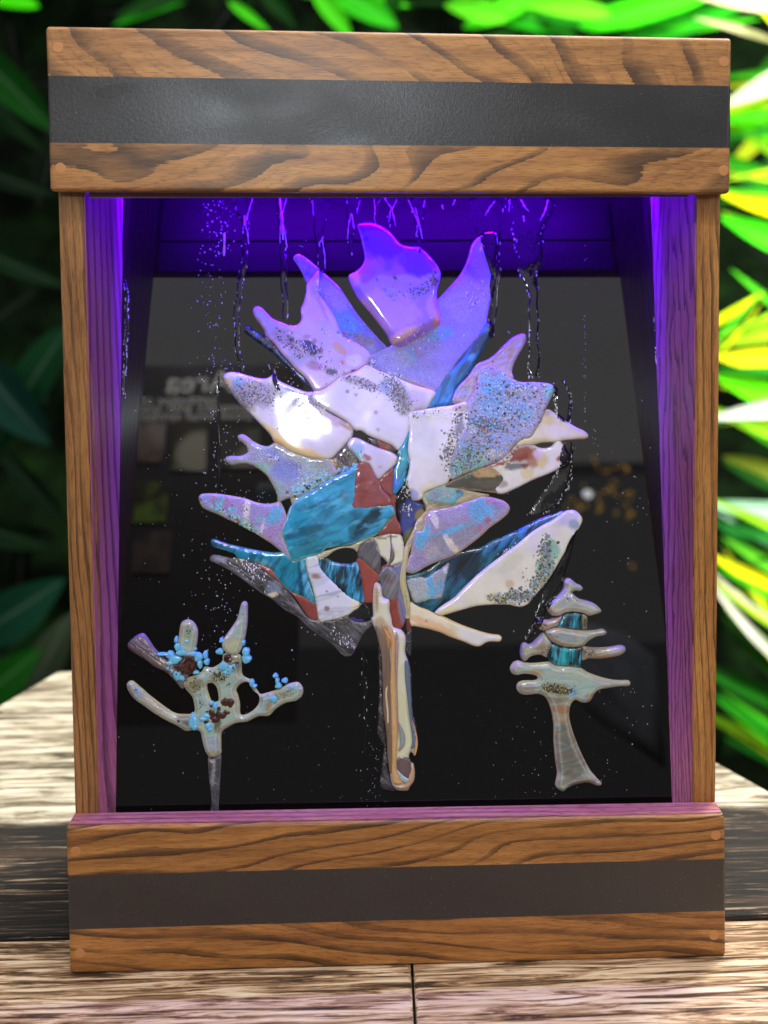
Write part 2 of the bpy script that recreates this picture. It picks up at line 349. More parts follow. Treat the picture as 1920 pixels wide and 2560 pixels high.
def segdist(pt, poly):
    a = poly; b = np.roll(poly, -1, axis=0); d = np.full(len(pt), 1e9)
    for i in range(len(a)):
        ab = b[i] - a[i]; L = ab @ ab
        if L < 1e-9: continue
        t = np.clip(((pt - a[i]) @ ab) / L, 0, 1); e = pt - a[i] - t[:, None] * ab; d = np.minimum(d, np.hypot(e[:, 0], e[:, 1]))
    return d
PX = .00040                                         # about one photo pixel on the sheet, metres
def lump(x, y, k):
    return (np.sin(x / 31 + y / 47 + k) + np.sin(x / 19 - y / 53 + 2 * k) * .7 + np.sin(y / 23 + x / 71 + 3 * k) * .6 + np.sin(x / 11.3 + 2.2 * np.sin(y / 27) + k) * .22) / 1.6
BV = []; tree_ref = [None]
def wob(x, y, s=1., k=0):
    return (np.sin(x / (7 * s) + 1.3 + k) * np.sin(y / (6 * s) + .7 * k) + np.sin(x / (3.1 * s) - y / (4.3 * s) + k) * .6 + np.sin(x / (2.1 * s) + y / (1.7 * s) + 2 * k) * .35) / 1.9
def glass_piece(name, outline, mat, parent, base, blobs=(), lvl=0, th=7, r=11, edge=None, edgew=5, holes=(), step=5.0, label=None, relief=.6, rnd=True, kind=None):
    """outline in photo px; th/r/lvl in photo px of height / rim radius / stacking level"""
    if parent is tree_ref[0] and th <= 10: th *= .66; r *= .62; lvl *= .62; grow = 1.6
    else: grow = 0
    ol = smooth_loop(outline) if rnd else outline
    if grow:
        t = np.roll(ol, -2, 0) - np.roll(ol, 2, 0); t /= np.maximum(np.hypot(t[:, 0], t[:, 1]), 1e-6)[:, None]
        sg = 1 if np.sum(ol[:, 0] * np.roll(ol[:, 1], -1) - ol[:, 1] * np.roll(ol[:, 0], -1)) > 0 else -1
        ol = ol + np.stack([t[:, 1], -t[:, 0]], 1) * grow * sg
    hs = [smooth_loop(h) for h in holes]
    loops = [ol] + hs; bnd = np.concatenate(loops)
    if mat.name.startswith('pearl'): step = min(step, 3.4)
    lo, hi = ol.min(0), ol.max(0)
    gx, gy = np.meshgrid(np.arange(lo[0], hi[0], step), np.arange(lo[1], hi[1], step * .866)); gx[::2] += step / 2
    g = np.stack([gx.ravel(), gy.ravel()], 1) + rng.uniform(-.5, .5, (gx.size, 2))
    m = inside(g, ol)
    for h in hs: m &= ~inside(g, h)
    g = g[m]
    def dist(p):
        d = segdist(p, ol)
        for h in hs: d = np.minimum(d, segdist(p, h))
        return d
    d = dist(g); g, d = g[d > 3.4], d[d > 3.4]
    ring = []
    for lp in loops:
        t = np.roll(lp, -1, 0) - np.roll(lp, 1, 0); t /= np.maximum(np.hypot(t[:, 0], t[:, 1]), 1e-6)[:, None]
        nn = np.stack([-t[:, 1], t[:, 0]], 1)
        for sg in (1, -1): ring.append((lp + nn * sg * 1.5))
    ring = np.concatenate(ring); m = inside(ring, ol)
    for h in hs: m &= ~inside(ring, h)
    ring = ring[m]; dr = dist(ring); ring, dr = ring[dr > 1.1], dr[dr > 1.1]
    V = np.concatenate([bnd, ring, g]); D = np.concatenate([np.zeros(len(bnd)), dr, d])
    E = []; o = 0
    for lp in loops: E += [(o + i, o + (i + 1) % len(lp)) for i in range(len(lp))]; o += len(lp)
    vv, ee, ff, ov, _, _ = delaunay_2d_cdt([Vector(p) for p in V], E, [], 0, 1e-4)
    V2 = np.array([tuple(v) for v in vv])
    D2 = np.array([D[ov[i][0]] if len(ov[i]) else 0. for i in range(len(vv))])
    ff = np.array([f for f in ff if len(f) == 3]); cen = V2[ff].mean(1)
    keep = inside(cen, ol)
    for h in hs: keep &= ~inside(cen, h)
    ff = ff[keep]
    u = np.clip(D2 / r, 0, 1); prof = np.sqrt(np.clip(1 - (1 - u) ** 2, 0, 1))
    hgt = np.where(D2 <= 0, 0, lvl + th * prof + relief * lump(V2[:, 0], V2[:, 1], lvl + V2[0, 0] % 7) * u)
    st_ = px2st(V2); X = lift(st_, hgt * PX)
    tri = ff.copy()
    a, b, c = X[tri[:, 0]], X[tri[:, 1]], X[tri[:, 2]]
    nz = np.einsum('ij,j->i', np.cross(b - a, c - a), np.array(GN)); fl = nz < 0
    tri[fl] = tri[fl][:, ::-1]
    me = bpy.data.meshes.new(name); me.from_pydata([tuple(x) for x in X], [], tri.tolist())
    me.polygons.foreach_set('use_smooth', [True] * len(me.polygons)); me.update()
    BV.append((X, tri))
    C = np.tile(np.array(srgb(base)), (len(V2), 1)); x, y = V2[:, 0], V2[:, 1]
    for bl in blobs:                                # (view, x, y, rx, colour, strength, [ry, angle])
        v = VIEW[bl[0]]; bx, by, rx = v[0] + bl[1] / v[2], v[1] + bl[2] / v[2], bl[3] / v[2]
        stg = bl[5] if len(bl) > 5 else .9; ry = bl[6] / v[2] if len(bl) > 6 else rx; an = math.radians(bl[7]) if len(bl) > 7 else 0
        soft = bl[8] if len(bl) > 8 else .5
        dx, dy = x - bx, y - by; ex, ey = dx * math.cos(an) + dy * math.sin(an), -dx * math.sin(an) + dy * math.cos(an)
        q = np.hypot(ex / rx, ey / ry) + .16 * wob(x, y, 1, bx)
        w = np.clip((1 + soft / 2 - q) / max(soft, .05), 0, 1); w = w * w * (3 - 2 * w) * stg
        C = C * (1 - w[:, None]) + np.array(srgb(bl[4])) * w[:, None]
    if mat.name.startswith(('pearl', 'shell')):
        for d0, wd, cc_, st_g in ((8.5, 1.7, '8a6f78', .55), (12.5, 1.6, 'e9e2c4', .5), (16.5, 1.4, '7f9a9c', .4)):
            w = np.exp(-((D2 + 1.5 * wob(x, y, 3, 2) - d0) / wd) ** 2) * st_g; C = C * (1 - w[:, None]) + np.array(srgb(cc_)) * w[:, None]
    if edge:
        w = np.clip(1.25 - D2 / edgew * (1 + .3 * wob(x, y, 2, 5)), 0, 1) * .9
        C = C * (1 - w[:, None]) + np.array(srgb(edge)) * w[:, None]
    at = me.color_attributes.new('Col', 'FLOAT_COLOR', 'POINT')
    at.data.foreach_set('color', np.concatenate([C, np.ones((len(C), 1))], 1).ravel())
    return link(name, me, mat, parent, kind, label)
# glass materials --------------------------------------------------------------
def st_coord(n, ang=0, sx=1, sy=1):                 # coordinates along the sheet, in cm, optionally turned and stretched
    return n.map(n.oc, rot=(0, R_(ang), 0), sc=(100 * sx, 100, 100 * sy))
def opal():
    n = NT('opal_glass'); c = st_coord(n)
    col = n.mix(1, n.attr(), n.ramp(n.noise(c, .45, 3, .6), [(.3, .86), (.7, 1.06)]), 'MULTIPLY')
    n.bump(n.noise(c, .35, 0), .0008, .2)
    return n.set(col=col, rough=.09, spec=.5, coat=1, coatr=.02)
def irid():
    n = NT('crackled_iridescent_glass'); c = st_coord(n)
    wv = n.map(n.mix(.12, c, n.noise(c, 2, 2, color=True), 'ADD'))
    cr = n.vor(wv, 3.6, 'DISTANCE_TO_EDGE'); line = n.math('SUBTRACT', 1, n.math('MULTIPLY', cr, 9), clamp=True)
    fine = n.noise(c, 6, 3, .7)
    hue = n.ramp(n.noise(c, .55, 3, .6), [(.32, srgb('8fd0d8')), (.45, (1, 1, 1)), (.56, srgb('d9c8ea')), (.68, srgb('ecdcc0'))])
    col = n.mix(.35, n.attr(), n.mix(1, n.attr(), hue, 'MULTIPLY'))
    col = n.mix(n.math('MULTIPLY', line, .28), col, srgb('7a7894'))
    col = n.mix(1, col, n.ramp(fine, [(.3, .78), (.7, 1.15)]), 'MULTIPLY')
    n.bump(n.math('ADD', n.math('MULTIPLY', line, -.5), fine), .0012, .55)
    return n.set(col=col, rough=.16, spec=.6, coat=1, coatr=.03)
def frit():
    n = NT('frit_speckled_glass'); c = st_coord(n)
    d = n.vor(c, 5.2); cid = n.vor(c, 5.2, out='Color')
    X, Y, Z = n.sep(cid); spot = n.math('MULTIPLY', n.math('LESS_THAN', d, n.math('MULTIPLY', Y, .5)), n.math('GREATER_THAN', X, .35))
    dens = n.ramp(n.noise(c, .8, 3), [(.35, 0), (.55, 1)])
    cols = n.ramp(Z, [(0, srgb('4d4a5c')), (.3, srgb('8a8fae')), (.5, srgb('7f86a5')), (.62, srgb('66aee0')), (.78, srgb('8d8365')), (.9, srgb('3a2f26'))], 'CONSTANT')
    col = n.mix(n.math('MULTIPLY', n.math('MULTIPLY', spot, dens), .75), n.attr(), cols)
    fine = n.noise(c, 5, 3, .7)
    col = n.mix(1, col, n.ramp(fine, [(.3, .8), (.7, 1.12)]), 'MULTIPLY')
    n.bump(n.math('ADD', fine, n.math('MULTIPLY', d, -1.)), .0013, .6)
    return n.set(col=col, rough=.13, spec=.55, coat=1, coatr=.03)
def streaky(name, ang, dark, sx=.5, sy=2.5, amt=.9, lo=.42, hi=.6, sc=.8, lightc=None):
    n = NT(name); c = st_coord(n, ang); cc = n.map(c, sc=(sx, 1, sy))
    f = n.noise(cc, sc, 4, .6, .6)
    col = n.mix(n.math('MULTIPLY', n.ramp(f, [(lo, 1), (hi, 0)]), amt), n.attr(), srgb(dark))
    if lightc: col = n.mix(n.ramp(n.noise(n.map(cc, loc=(3, 3, 3)), sc * 1.6, 3), [(.54, 0), (.68, .8)]), col, srgb(lightc))
    n.bump(n.noise(c, .8, 2), .0014, .5)
    return n.set(col=col, rough=.08, spec=.55, coat=1, coatr=.02)
def swirl(name, ang, sc=1., cols=None, sx=.18, sy=3.2, mx=.5, mul=.82):
    n = NT(name); c = st_coord(n, ang); cc = n.map(c, sc=(sx, 1, sy))
    f = n.noise(cc, .62 * sc, 1.2, .45, 1.1)
    cols = cols or ['3a3633', '8b6f4c', 'e0cba0', 'f0ead0', 'c09a6a', 'd8dcc8', '72808a', 'eadfb8', '5b5148']
    k = len(cols); sw = n.ramp(n.math('MULTIPLY', n.math('SUBTRACT', f, .25), 2.0, clamp=True), [(i / (k - 1), srgb(h)) for i, h in enumerate(cols)])
    col = n.mix(mx, n.attr(), sw); col = n.mix(1, col, (mul, mul, mul), 'MULTIPLY')
    n.bump(f, .0015, .6)
    return n.set(col=col, rough=.09, spec=.55, coat=1, coatr=.02)
def clear():
    n = NT('clear_smoky_glass'); c = st_coord(n, -35); f = n.noise(n.map(c, sc=(.4, 1, 2.4)), .9, 4, .6, .5)
    sp = n.math('GREATER_THAN', n.noise(st_coord(n), 7, 2), .70)
    col = n.mix(n.math('MULTIPLY', n.ramp(f, [(.48, 0), (.72, .55)]), 1), n.attr(), srgb('8d8a94'))
    col = n.mix(n.math('MULTIPLY', sp, .35), col, srgb('c8c8d2'))
    n.bump(n.math('ADD', f, n.math('MULTIPLY', n.noise(st_coord(n), 2.2, 3), .6)), .003, .8)
    return n.set(col=col, rough=.05, spec=.75, coat=.6, coatr=.02)
def plain(name, rough=.12):
    n = NT(name); c = st_coord(n)
    col = n.mix(1, n.attr(), n.ramp(n.noise(c, 1.1, 4, .65), [(.3, .85), (.7, 1.08)]), 'MULTIPLY'); n.bump(n.noise(c, 1.2, 2), .001, .4)
    return n.set(col=col, rough=rough, spec=.5, coat=.4, coatr=.04)
mO, mI, mF, mC, mR = opal(), irid(), frit(), clear(), plain('brick_red_glass')
mTb = streaky('teal_streaky_glass', 25, '15506a', .5, 1.6, .75, .36, .54, .5, '5cc4e6')
mTd = streaky('dark_teal_wispy_glass', 50, '050d14', .4, 2.2, .9, .44, .6, .8)
mTv = streaky('dark_teal_vertical_glass', 80, '04090f', .35, 2.4, .95, .42, .58, .8, '4cb4dc')
mTs = streaky('teal_ribbon_glass', 60, '0e4a66', .4, 2.4, .7, .4, .56, .7)
mW = streaky('white_wispy_glass', 15, '8d93a8', .35, 2.0, .7, .34, .5, .7)
mS = swirl('ivory_amber_swirl_glass', 86, .8, ['3a3633', '6b4f3c', 'd0b890', 'f0ead0', '9c7248', 'd8dcc8', '52606a', 'eadfb8', '3b3128'], .2, 2.0, .24); mS2 = swirl('grey_ribbon_glass', 60, .7, ['4e4c4f', '6f6c6d', '8a8684', '5d5c66', 'a09a92', '70727e'])
mS3 = swirl('shell_rim_glass', 20, .9, ['c7b592', 'e9dfc0', 'd6c2a4', '9b8c74', 'efe6cc', 'cdb08a'])
mP = swirl('pearl_glass', 10, .9, ['8fb0ac', 'b4ccc4', 'e0dcb0', 'a08f9a', 'aecbb0', 'caa47c', '9cb8cc', 'dcd8b4'], .6, 2.0, .22, .80)
sheet_o = sheet
mTk = swirl('trunk_ivory_glass', 88, .8, ['9aa08c', 'd8d4b0', 'a89c80', 'e8e4c8', '90a0a0'], .1, 1.2, .14, .95)
tree = glass_piece('fused_glass_tree', P('J', 610,150, 640,250, 650,500, 665,800, 690,1050, 700,1250, 720,1450, 745,1590, 800,1645, 740,1655, 690,1650, 640,1632, 620,1560, 640,1400, 660,1200, 630,1120, 595,1050, 600,900, 615,500, 604,250),
    mC, art, '2c2a2c', lvl=0, th=6, r=8, label='large fused glass leaf tree with a long swirled ivory trunk')
tree_ref[0] = tree
def gp(nm, o, m, base, blobs=(), par=None, **k): return glass_piece(nm, o, m, par or tree, base, blobs, **k)
# lowest layer -------------------------------------------------------------
gp('glass_piece', P('F', 190,600, 220,572, 290,580, 400,605, 480,600, 600,640, 700,690, 830,800, 960,900, 1080,1060, 1200,1220, 1330,1240, 1480,1240, 'G', 290,1200, 340,1250, 440,1268, 530,1250, 545,1290, 480,1340, 430,1410, 370,1530, 330,1600, 280,1617, 220,1590, 150,1510, 50,1430, -20,1390, -130,1300, -227,1210, -367,1130, -497,1020, -587,970, 'F', 620,890, 500,800, 380,720, 270,660, 200,630),
   mC, '201f22', [('F',600,720,200,'55555c',.5,60,35), ('F',850,900,95,'6f8298',.8,70,-30), ('F',830,985,70,'e8dcb8',.9,26,-15), ('G',300,1400,120,'4c4850',.7), ('F',300,620,70,'8f93b0',.7,30,20)], lvl=0, th=7, r=9, edge='4b4a66', edgew=4, label='long clear smoky glass shard hanging at the lower left')
gp('glass_piece', P('H', 470,690, 600,670, 700,610, 850,550, 1000,480, 1150,400, 1280,350, 1400,310, 1500,310, 1450,400, 900,750, 500,1000, 300,1180, 150,1305, 60,1270, -60,1230, -110,1120, -140,960, -60,930, 60,885, 150,820, 300,745),
   mTd, '1d6a8a', [('H',900,560,420,'2f7fd0',.8,55,-26), ('H',420,760,150,'34508c',.75,110,-30), ('H',480,830,120,'0a0f1c',.8,160,20), ('H',340,960,70,'2b3a66',.5,110,10), ('H',70,850,150,'0a1016',.8,30,-28), ('H',1000,540,160,'3f8fe8',.6,30,-26)], lvl=0, th=8, r=14, label='long dark teal wispy piece on the lower right')
gp('glass_piece', P('H', -100,1215, 0,1255, 90,1290, 150,1320, 230,1350, 330,1400, 450,1450, 600,1500, 700,1525, 780,1535, 803,1565, 780,1592, 700,1590, 640,1605, 600,1632, 540,1635, 430,1590, 300,1545, 200,1500, 130,1480, 60,1460, -40,1440, -100,1415),
   mO, 'ece3cb', [('H',120,1440,260,'dfae7c',.7,50,22), ('H',600,1560,260,'dfe0ee',.8,90,20), ('H',64,1386,10,'7a5a48',.8)], lvl=1, th=8, r=12, edge='e0c39a', label='cream stick piece pointing to the lower right')
gp('glass_piece', P('F', 200,420, 240,412, 350,450, 500,490, 700,530, 850,550, 960,545, 1020,590, 1060,625, 1160,600, 1180,650, 1220,850, 1280,1075, 1150,1000, 1010,940, 880,810, 820,715, 700,665, 560,622, 490,600, 450,560, 380,530, 280,500, 210,470),
   mTs, '1e8fae', [('F',300,465,160,'17395c',.8,36,14), ('F',1125,850,26,'0f3550',.9,260,-3), ('F',1185,860,30,'63bfe8',.9,230,-12), ('F',1000,800,120,'1d86a0',.6,200), ('F',760,660,120,'7ec0d2',.5,36,20), ('F',700,545,420,'3aa2d8',.6,22,8)], lvl=1, th=8, r=11, label='teal leaf piece on the lower left')
gp('glass_piece', P('F', 520,622, 640,655, 820,715, 900,825, 1020,945, 1150,1002, 1290,1080, 1305,1226, 1230,1226, 1160,1140, 1080,1020, 960,900, 840,800, 700,690),
   mR, '8a4640', [('F',780,740,90,'a0625c',.7,40,35)], lvl=2, th=7, r=6, label='brick red strip beside the clear shard')
gp('glass_piece', P('G', -20,600, 60,600, 150,650, 300,668, 380,650, 420,760, 440,900, 455,1050, 370,1045, 280,1000, 150,880, 50,770, -30,650),
   mTv, '2a9ac4', [('G',210,850,80,'05090f',.9,180,10), ('G',400,850,40,'0c2a40',.8,200,-5), ('G',60,700,70,'66c4ee',.7,90,40)], lvl=2, th=8, r=9, label='dark teal piece with vertical blue streaks')
gp('glass_piece', P('G', 290,1200, 345,1150, 410,1100, 430,1060, 462,1060, 500,1130, 522,1235, 440,1266, 350,1250), plain('black_glass_gap', .05), '120e12', [('G',350,1240,130,'6a5ad0',.6,16,8)], lvl=4, th=3, r=9, label='small black heart shaped piece')
gp('glass_piece', P('F', 1180,595, 1235,580, 1300,585, 1330,700, 1400,790, 1500,880, 1600,970, 'G', 370,1035, 408,1062, 402,1110, 340,1150, 290,1190, 160,1232, 50,1252, 10,1262, 'F', 1310,1220, 1290,1080, 1250,900, 1200,750),
   mW, 'd8dcee', [('F',1290,790,45,'9b6a3a',.9,28,10), ('F',1400,1125,32,'8d6238',.9,24), ('G',380,1080,70,'ece6cf',.9,60), ('F',1300,850,120,'b9c0d8',.5,40,-20), ('F',1405,945,8,'5a4430',1), ('F',1520,1002,8,'5a4430',1), ('F',1415,1005,7,'5a4430',1)], lvl=3, th=8, r=8, edge='c9b99a', edgew=3, label='white marbled fan piece with rust spots')
# trunk zone -------------------------------------------------------------------
gp('glass_piece', P('G', 380,640, 420,600, 520,690, 600,760, 632,820, 600,850, 570,880, 548,1000, 545,1055, 500,1062, 460,1055, 440,900, 420,760), mR, '9a4a40', lvl=2, th=6, r=6, label='brick red piece left of the trunk top')
gp('glass_piece', P('G', 640,700, 760,700, 850,1000, 880,1200, 895,1360, 950,1360, 948,1240, 900,1230, 830,1340, 760,1315, 735,1200, 715,1080, 660,860), mR, '8f4438', [('G',845,1150,30,'8288b0',.7,160,-10), ('G',910,1300,40,'6d3836',.8,60)], lvl=2, th=6, r=7, label='brick red strip inside the trunk')
trunk = gp('trunk', P('G', 560,870, 595,850, 640,900, 655,1000, 720,1035, 725,1150, 745,1230, 760,1308, 830,1335, 880,1390, 893,1460, 'J', 885,200, 920,330, 935,480, 940,650, 950,850, 990,1000, 1015,1130, 1000,1220, 975,1272, 945,1240, 925,1280, 935,1340, 968,1362, 985,1450, 975,1540, 935,1600, 910,1640, 850,1642, 800,1635, 745,1580, 722,1450, 700,1250, 690,1050, 660,800, 650,500, 640,250, 605,90, 'G', 580,1370, 530,1240, 548,1200, 545,1100, 548,960),
   mTk, 'dfe1c4', [('J',890,900,55,'d8d8b4',.8,300,-8), ('G',640,1300,60,'a8845c',.7,100,-30), ('G',590,1000,16,'b48c5c',.9,160,0)], lvl=4, th=12, r=16, label='long ivory and amber swirled glass trunk')
mRb_ = swirl('ribbon_glass', 88, .8, ['8a7a68', 'c8b8a0', 'a09080', 'e0d4bc', '9a8c80'], .1, 1.5, .12, 1.0)
for nm_, o_, c_, lb in ((1, P('G', 575,1310, 620,1320, 700,1440, 'J', 722,200, 737,600, 748,1000, 760,1250, 745,1400, 725,1440, 702,1250, 692,1050, 662,800, 652,500, 642,250, 610,90), '6b5342', 'brown ribbon down the left of the trunk'),
      (2, P('J', 672,40, 688,120, 700,260, 690,330, 700,520, 694,640, 708,800, 715,1000, 728,1200, 735,1330, 722,1200, 702,1000, 690,800, 676,640, 680,520, 664,330, 648,180), 'd9c6a0', None),
      (3, P('G', 690,1320, 720,1300, 750,1340, 765,1390, 'J', 780,60, 775,300, 788,700, 800,1100, 792,1400, 850,1500, 872,1530, 800,1560, 748,1500, 744,1200, 738,900, 728,500, 735,120), 'd2a468', 'amber ribbon down the middle of the trunk'),
      (4, P('G', 640,1290, 670,1290, 720,1400, 'J', 735,60, 722,200, 705,160, 670,30), 'b07c4c', None),
      (5, P('J', 785,0, 812,100, 800,500, 812,900, 800,1100, 796,700, 780,300), 'b89aa0', 'mauve ribbon in the trunk'),
      (6, P('J', 882,290, 922,345, 936,600, 952,900, 992,1050, 985,1150, 938,1195, 955,1100, 930,900, 902,650, 880,450), '566c8a', 'slate blue ribbon down the right of the trunk'),
      (7, P('J', 938,870, 985,1000, 1008,1130, 998,1220, 972,1268, 984,1150, 972,1030), 'cf9f70', None),
      (8, P('J', 815,930, 850,980, 880,1070, 870,1150, 812,1215, 830,1120), '86a0a4', None),
      (9, P('J', 805,1290, 900,1290, 940,1350, 930,1470, 905,1500, 845,1445, 803,1400), '5a464e', 'dark mauve cup at the foot of the trunk'),
      (10, P('J', 800,1410, 850,1460, 925,1515, 885,1545, 822,1500), '9fb6be', None),
      (11, P('J', 900,1500, 935,1440, 950,1380, 972,1400, 965,1500, 930,1570, 870,1600, 780,1585, 770,1570, 860,1580), 'c49a74', None)):
    gp('glass_ribbon', o_, mRb_, c_, par=trunk if False else tree, lvl=28 + nm_ * .2, th=3.4, r=5, edge='8d7358' if nm_ in (3, 5, 8) else None, edgew=2, label=lb)

gp('glass_piece', P('J', 885,200, 925,330, 944,480, 946,650, 960,850, 1005,1000, 990,980, 950,870, 935,700, 925,480, 905,330, 880,230, 'G', 893,1440, 893,1400, 945,1350, 938,1600), mC, '2c2b33', lvl=1, th=7, r=5)
gp('glass_piece', P('G', 540,400, 640,368, 730,350, 832,362, 862,420, 872,500, 862,640, 820,652, 740,680, 700,650, 660,600, 620,570, 600,500, 570,430), mO, 'e4e4cc', [('G',700,385,140,'8a7250',.9,10,-8), ('G',800,560,50,'e0dfa8',.6)], lvl=3, th=7, r=7, edge='8d7c5c', edgew=4, label='ivory patch at the top of the trunk')
gp('glass_piece', P('G', 760,690, 850,650, 840,720, 825,850, 850,1000, 880,1100, 890,1230, 860,1210, 830,1060, 800,1000, 815,860, 790,760), plain('slate_violet_glass'), '7c7ea6', lvl=4, th=5, r=6, label='slate violet sliver in the trunk')
gp('glass_piece', P('G', 390,560, 400,500, 470,420, 540,400, 580,440, 605,520, 625,600, 625,700, 612,765, 540,705, 470,640, 410,600), mS2, '5a5a60', [('G',520,500,60,'4a4e60',.7,120,-30)], lvl=4, th=7, r=8, label='smoky grey wing piece at the trunk top')
gp('glass_piece', P('G', 722,350, 742,350, 742,440, 772,540, 764,620, 700,700, 650,790, 605,845, 605,800, 640,730, 690,680, 722,600, 732,480), mS2, '7b706c', lvl=6, th=6, r=7, label='grey brown ribbon crossing the trunk top')
gp('glass_piece', P('G', 640,740, 660,700, 700,690, 730,690, 770,725, 810,775, 822,870, 802,970, 760,1034, 700,1022, 655,970, 635,880, 'G', 620,800), mS2, '80848e', [('G',690,800,45,'5b4a44',.8,40), ('G',720,850,30,'8f4438',.9,40), ('G',745,900,60,'8b929e',.8,40)], lvl=6, th=6, r=8, holes=(), label='grey loop of glass on the trunk')
gp('glass_piece', P('G', 858,640, 870,520, 900,470, 915,480, 905,600, 888,700, 890,850, 920,1000, 932,1100, 928,1220, 885,1222, 892,1150, 860,1010, 828,860, 840,720),
   mS, 'e4dca4', [('G',862,850,22,'e4d48a',.9,180,-4), ('G',900,1080,10,'b49a70',.8,140,-8)], lvl=6, th=7, r=7, label='cream yellow ribbon down the right of the trunk')
# middle -------------------------------------------------------------------------
gp('glass_piece', P('E', 890,1260, 930,1330, 960,1430, 1000,1470, 'G', 1090,55, 1120,100, 1010,230, 960,330, 900,440, 872,500, 850,400, 832,330, 832,260, 785,170, 780,0, 'E', 795,1400, 840,1340),
   plain('dark_indigo_glass', .07), '14121a', [('G',950,120,110,'46509c',.85,130,20), ('G',900,250,70,'4a5296',.9,120), ('G',1030,150,45,'9a8a3e',.85,60,30), ('G',920,380,46,'74762f',.8,90,20), ('E',880,1300,50,'1a1820',.9,120)], lvl=2, th=7, r=8, label='dark indigo centre piece with an olive edge')
gp('glass_piece', P('E', 700,1390, 795,1405, 785,1500, 'G', 780,40, 790,180, 830,260, 832,350, 700,350, 600,357, 700,230, 765,150, 740,60), mR, '8d4a44', lvl=3, th=6, r=6, label='brick red column above the trunk')
gp('glass_piece', P('F', 985,180, 1010,100, 1050,40, 'E', -200,1420, -60,1345, 0,1300, 100,1240, 200,1190, 300,1150, 382,1112, 372,1250, 400,1400, 600,1500, 740,1508, 778,1590, 'G', 770,140, 700,220, 640,300, 570,365, 460,402, 340,452, 200,480, 60,500, 'F', 1340,552, 1200,592, 1055,628, 1020,580, 975,470, 942,360, 945,290),
   mTb, '2ea0c0', [('F',1150,330,260,'1a4f66',.75,50,-16), ('F',1200,520,300,'1c8a9c',.8,80,-14), ('G',500,220,220,'0b1620',.92,60,-48), ('G',620,200,190,'3aa0cc',.7,14,-42), ('G',560,300,150,'55b0d8',.6,10,-40), ('E',60,1400,160,'48b8e0',.7,120), ('E',250,1420,50,'5c7a80',.6,70,20), ('G',380,300,80,'0e3240',.6,140,20), ('F',1350,500,260,'1d6f80',.6,50,-14)], lvl=5, th=9, r=10, edge='a8d0cc', edgew=2.5, label='big bright teal streaky piece left of centre')
gp('glass_piece', P('G', 0,552, 100,520, 200,492, 310,478, 390,440, 480,400, 545,385, 570,420, 470,425, 405,480, 392,540, 350,502, 250,492, 150,522, 70,580, 0,605, -120,610), mS3, 'cfc9a4', lvl=4, th=5, r=5, label='thin cream rim over the black eye')
gp('glass_piece', P('E', 405,1065, 440,1058, 500,1070, 545,1150, 572,1200, 612,1252, 642,1340, 702,1400, 732,1460, 732,1500, 600,1520, 480,1545, 380,1556, 325,1530, 325,1480, 350,1380, 365,1250, 377,1170), mR, '97524e', [('E',440,1350,50,'8a4538',.6,160), ('E',600,1350,70,'8d5a58',.6,80,40)], lvl=8, th=7, r=6, label='large brick red shard over the teal piece')
gp('glass_piece', P('E', 610,1272, 650,1202, 710,1150, 762,1118, 766,1250, 756,1340, 750,1412, 690,1385, 642,1340), mR, '93504e', lvl=7, th=6, r=5, label='small brick red triangle at the centre')
gp('glass_piece', P('E', 575,830, 660,850, 735,880, 800,925, 770,960, 690,942, 600,915), mR, '904c4a', [('E',775,930,50,'3d4548',.9,40)], lvl=1, th=6, r=5, label='small brick red piece under the white patch')
gp('glass_piece', P('E', 480,800, 540,812, 585,830, 605,870, 610,918, 560,895, 500,850), mC, '1d1b22', [('E',560,850,40,'8d8ca0',.5,16,-60)], lvl=2, th=7, r=7)
gp('glass_piece', P('E', 130,1040, 200,960, 270,880, 320,900, 370,990, 400,1070, 388,1110, 300,1142, 205,1190, 170,1130, 148,1090), mF, '6e6664', [('E',240,1000,90,'4a4248',.6), ('E',340,900,40,'7f96e8',.7,60,-30), ('E',150,1080,26,'d8b894',.9,60)], lvl=1, th=6, r=8, label='dark bubbly frit patch left of centre')
gp('glass_piece', P('E', 285,885, 325,815, 400,820, 480,860, 560,897, 650,930, 740,960, 800,1010, 792,1060, 752,1110, 700,1150, 640,1212, 600,1236, 562,1180, 540,1130, 500,1072, 420,1052, 380,1000, 325,940),
   mO, 'dcd8ec', [('E',370,960,75,'8fc0e8',.8,100,30), ('E',400,1010,60,'7ccfd4',.7,50), ('E',490,1010,50,'a85a66',.95,28,25), ('E',770,1030,40,'ecd8c4',.8), ('E',620,1110,14,'a8925c',.6), ('E',525,940,8,'9c94a8',.8)], lvl=7, th=8, r=8, edge='c4b8c0', edgew=3, label='white patch with a turquoise corner at the centre')
gp('glass_piece', P('E', 915,738, 922,800, 908,900, 908,980, 927,1070, 912,1170, 885,1250, 822,1340, 772,1402, 755,1380, 765,1250, 766,1150, 802,1050, 805,960, 850,880, 890,810),
   mTs, '1f9aaa', [('E',800,1300,60,'3f8fe0',.9,90,-20), ('E',910,1150,20,'0c1a24',.95,70,10), ('E',870,1060,30,'2fb4b4',.7,120), ('E',815,990,16,'0d4456',.8,90)], lvl=10, th=8, r=8, label='teal sliver rising at the centre')
